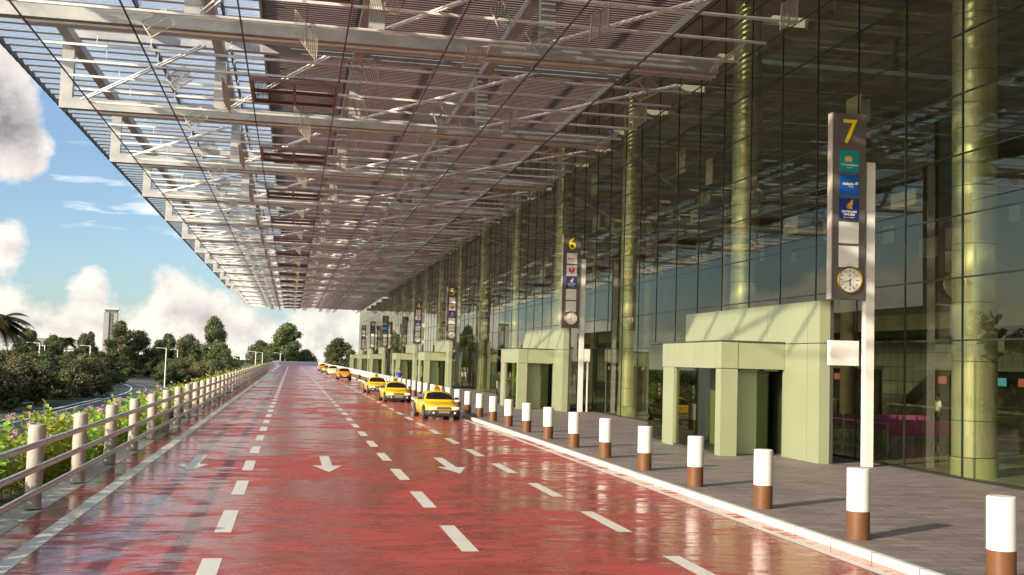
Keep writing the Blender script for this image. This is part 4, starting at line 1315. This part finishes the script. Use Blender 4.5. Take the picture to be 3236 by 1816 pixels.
# the wooded belt left of the lower road, and the clump inside the bend
wood=[]
random.seed(77)
tries=0
while len(wood)<66 and tries<8000:
    tries+=1
    y=random.uniform(100,335);azm=random.uniform(-16.5,-6.9)
    x=y*math.tan(R(azm))
    lim=-38.2 if y<235 else (-38.2-(y-235)*.11 if y<305 else -52)
    if x>lim: continue
    if any((x-a)**2+(y-b)**2<17 for a,b,_ in wood): continue
    wood.append((x,y,random.random()))
wood.sort(key=lambda p:p[1])
for i,(x,y,u) in enumerate(wood):
    k='bush' if u<.5 else 'bush2'
    top=random.uniform(-1.6,1.2) if y<200 else random.uniform(-.8,2.6)
    plant(k,x,y,top,'%s shrub in the wooded belt left of the lower road, %s nearest'%('olive' if k=='bush' else 'dark green',ordw(i)),'shrubs of the wooded belt',random.uniform(1.05,1.35))
clump=[]
while len(clump)<24:
    y=random.uniform(318,372);x=random.uniform(-39+(y-318)*.02,-9)
    if x<-33-(y-318)*.30 and False: continue
    if x>-20 and y<340: continue
    if any((x-a)**2+(y-b)**2<12 for a,b,_ in clump): continue
    clump.append((x,y,random.random()))
clump.sort(key=lambda p:p[0])
for i,(x,y,u) in enumerate(clump):
    k='bush' if u<.6 else 'bush2'
    plant(k,x,y,random.uniform(-1.5,1.8)-(1.5 if x>-17 else 0),'leafy %s in the clump inside the bend, %s from the left'%('olive shrub' if k=='bush' else 'dark green shrub',ordw(i)),'shrubs inside the road bend',random.uniform(1.0,1.3))
back=[]
random.seed(91)
while len(back)<72:
    y=random.uniform(392,520);x=y*math.tan(R(random.uniform(-14.6,-3.2)))
    if any((x-a)**2+(y-b)**2<19 for a,b,_ in back): continue
    back.append((x,y,random.random()))
back.sort(key=lambda p:math.atan2(p[0],p[1]))
for i,(x,y,u) in enumerate(back):
    k='bush' if u<.45 else 'bush2'
    plant(k,x,y,random.uniform(.2,3.6),'%s shrub under the skyline trees, %s from the left'%('olive' if k=='bush' else 'dark green',ordw(i)),'shrubs under the skyline trees',random.uniform(1.1,1.4))
# far woods as one mass
random.seed(9)
fw=MB()
for i in range(150):
    y=random.uniform(760,1200);x=y*math.tan(R(random.uniform(-16,7)))
    if -60<x<10 and y>600 and random.random()<.6: continue
    r=random.uniform(4.5,8);h=random.uniform(4.5,8.5)
    cl=[(x+random.uniform(-r,r)*.8,y+random.uniform(-2,2),GZ+h*random.uniform(.35,.85),r*random.uniform(.4,.6)) for _ in range(6)]
    crown(fw,cl,330,1.0)
tag(fw.build('far_woods',M['leafdark']),'dark far-off wood along the horizon beyond the roads','woods',kind='stuff')

random.seed(19)
fw=MB()
for i in range(120):
    d=random.uniform(75,190);a=R(random.uniform(-82,-19));x=d*math.sin(a);y=d*math.cos(a)
    if x>-40: continue
    r=random.uniform(3.5,6);h=random.uniform(9,19)
    cl=[(x+random.uniform(-r,r)*.6,y+random.uniform(-r,r)*.6,GZ+h*random.uniform(.25,.9),r*random.uniform(.4,.65)) for _ in range(7)]
    crown(fw,cl,420,.75)
tag(fw.build('roadside_woods',M['leafdark']),'dense dark wood running on along the lower road beyond the left edge','woods',kind='stuff')
# ------------------------------------------------------------------ lamps, tower, bridges, far buildings
lp=thing('street_lamp','x','street lamp')
MB().cyl((0,0,0),(0,0,10.2),.15,10,.10).build('post',M['lamppost'],lp)
MB().bar((0,0,10.15),(-1.5,0,10.25),.12,.10).build('arm',M['lamppost'],lp)
MB().cbox((-1.6,0,10.25),(.9,.32,.12)).build('lamp_head',M['lamppost'],lp)
lt=tree_of(lp)
lamps=[(-48.5,232,'thick white street lamp left of the pale far buildings'),(-76.9,375,'thinner white street lamp second from the left'),(-99,497,'white street lamp third from the left, before the pale buildings'),(-75,437,'small white street lamp left of the tall lamp below the control tower'),(-48.7,289,'tall white street lamp below and left of the control tower'),(-108.7,649,'small white street lamp right of the tall lamp below the tower'),(-65,470,'white street lamp right of the control tower among the shrubs'),(-65.4,552,'tiny white street lamp on the skyline midway'),(-31.6,297,'tallest white street lamp standing at the road bend'),(-36.6,378,'white street lamp right of the one at the bend'),(-38.1,439,'small white street lamp under the tallest skyline tree'),(-11.1,357,'white street lamp left of the three by the far bridge'),(-10.6,419,'middle white street lamp of the three by the far bridge'),(-7.2,469,'right white street lamp of the three by the far bridge'),(-4.2,421,'thin street lamp before the large tree'),
 (12.5,520,'thin white street lamp left of the single tree by the parapet'),(14.2,520,'thin white street lamp beside the single tree by the parapet'),(29,600,'tiny street lamp near the far corner of the terminal')]
for i,(x,y,lab) in enumerate(lamps):
    l=lp if i==0 else dup(lt)
    l.location=(x,y,GZ);tag(l,lab,'street lamp','street lamps along the lower roads')
    if y<300:l.scale=(1.2,1.2,1)
ct=thing('control_tower','tall pale concrete control tower with a green glass cabin on top','control tower',(-137.5,900,GZ))
MB().box(-5.2,-1.4,-3,3,0,39.0).build('shaft',M['tower'],ct)
MB().box(-1.35,2.0,-2.2,2.6,0,38.6).build('recessed_shaft',M['towerdark'],ct)
MB().box(2.05,4.6,-2.6,2.6,21.5,38.8).build('side_shaft',M['tower'],ct)
for i in range(5): MB().box(.9,1.7,-2.26,-2.21,35.4-i*2.6,36.8-i*2.6).build('window',M['ink'],ct)
MB().prism([(-4.2,39.05),(4.0,39.05),(4.9,41.0),(-5.0,41.0)],'y',-3.2,3.2).build('cabin',M['towerglass'],ct,fix=True)
MB().box(-5.8,5.6,-4,4,41.02,42.0).build('cabin_roof',M['white'],ct)
fb=thing('far_terminal','pale stepped airport building far off left of the control tower','building',(-226,1200,GZ))
MB().box(-9,9,-5,5,0,13).build('lower_block',M['bridge'],fb)
MB().box(-5.5,5.0,-4,4,13.02,22).build('upper_block',M['greywall'],fb)
MB().box(-1,1.4,-4.3,-4.02,13,20).build('stair_panel',M['tower'],fb)
for z in (3.2,6.2,9.2): MB().box(-8.4,8.4,-5.08,-5.02,z,z+1.3).build('window_band',M['counterdark'],fb)
MB().box(-5,-3.6,-4.1,-4.02,15.5,18).build('window',M['ink'],fb)
MB().box(9.05,20,-4,4,0,17).build('side_block',M['greywall'],fb)
f2=thing('far_block','low brown building on the horizon left of the pale stepped building','building',(-262,1250,GZ))
MB().box(-12,8,-5,5,0,20).build('walls',M['iwall'],f2);MB().box(-12.4,8.4,-5.4,5.4,20.02,21).build('roof',M['greywall'],f2)
def bridge(name,label,x0,x1,y,zt,h,piers,w=10):
    t=thing(name,label,'bridge',((x0+x1)/2,y,GZ))
    L=(x1-x0)/2;z1=zt-GZ
    MB().box(-L,L,-w/2,w/2,z1-h,z1-.9).build('deck',M['bridge'],t)
    MB().box(-L,L,-w/2-.15,-w/2+.15,z1-.89,z1).build('parapet',M['white'],t)
    for px in piers: MB().box(px-(x0+x1)/2-.9,px-(x0+x1)/2+.9,-1.5,1.5,0,z1-h-.01).build('pier',M['bridge'],t)
    return t
bridge('overpass','white overpass crossing the highway beyond the guard rail',-52,-10,900,2.6,3.4,(-46,-31,-12))
bridge('viaduct','long white viaduct half hidden behind the left skyline trees',-94,-40,690,2.2,2.0,(-88,-74,-60,-46))
bridge('overpass','wide white overpass at the end of the red road on the right',6.5,34,480,2.9,3.0,(9.5,21,31))
MB_=bridge('overpass','thin distant overpass above the nearer white one',-42,-24,1150,12.5,1.6,(-40,-33,-26))
# hedge on the parapet side
for i,(x,y) in enumerate(((11.5,352),(13.5,356),(18.5,360),(20.5,356))):
    plant('bush',x,y,1.9,'low thin shrub behind the parapet, %s from the left'%ordw(i),'shrubs behind the parapet',.75,base=-2.5)
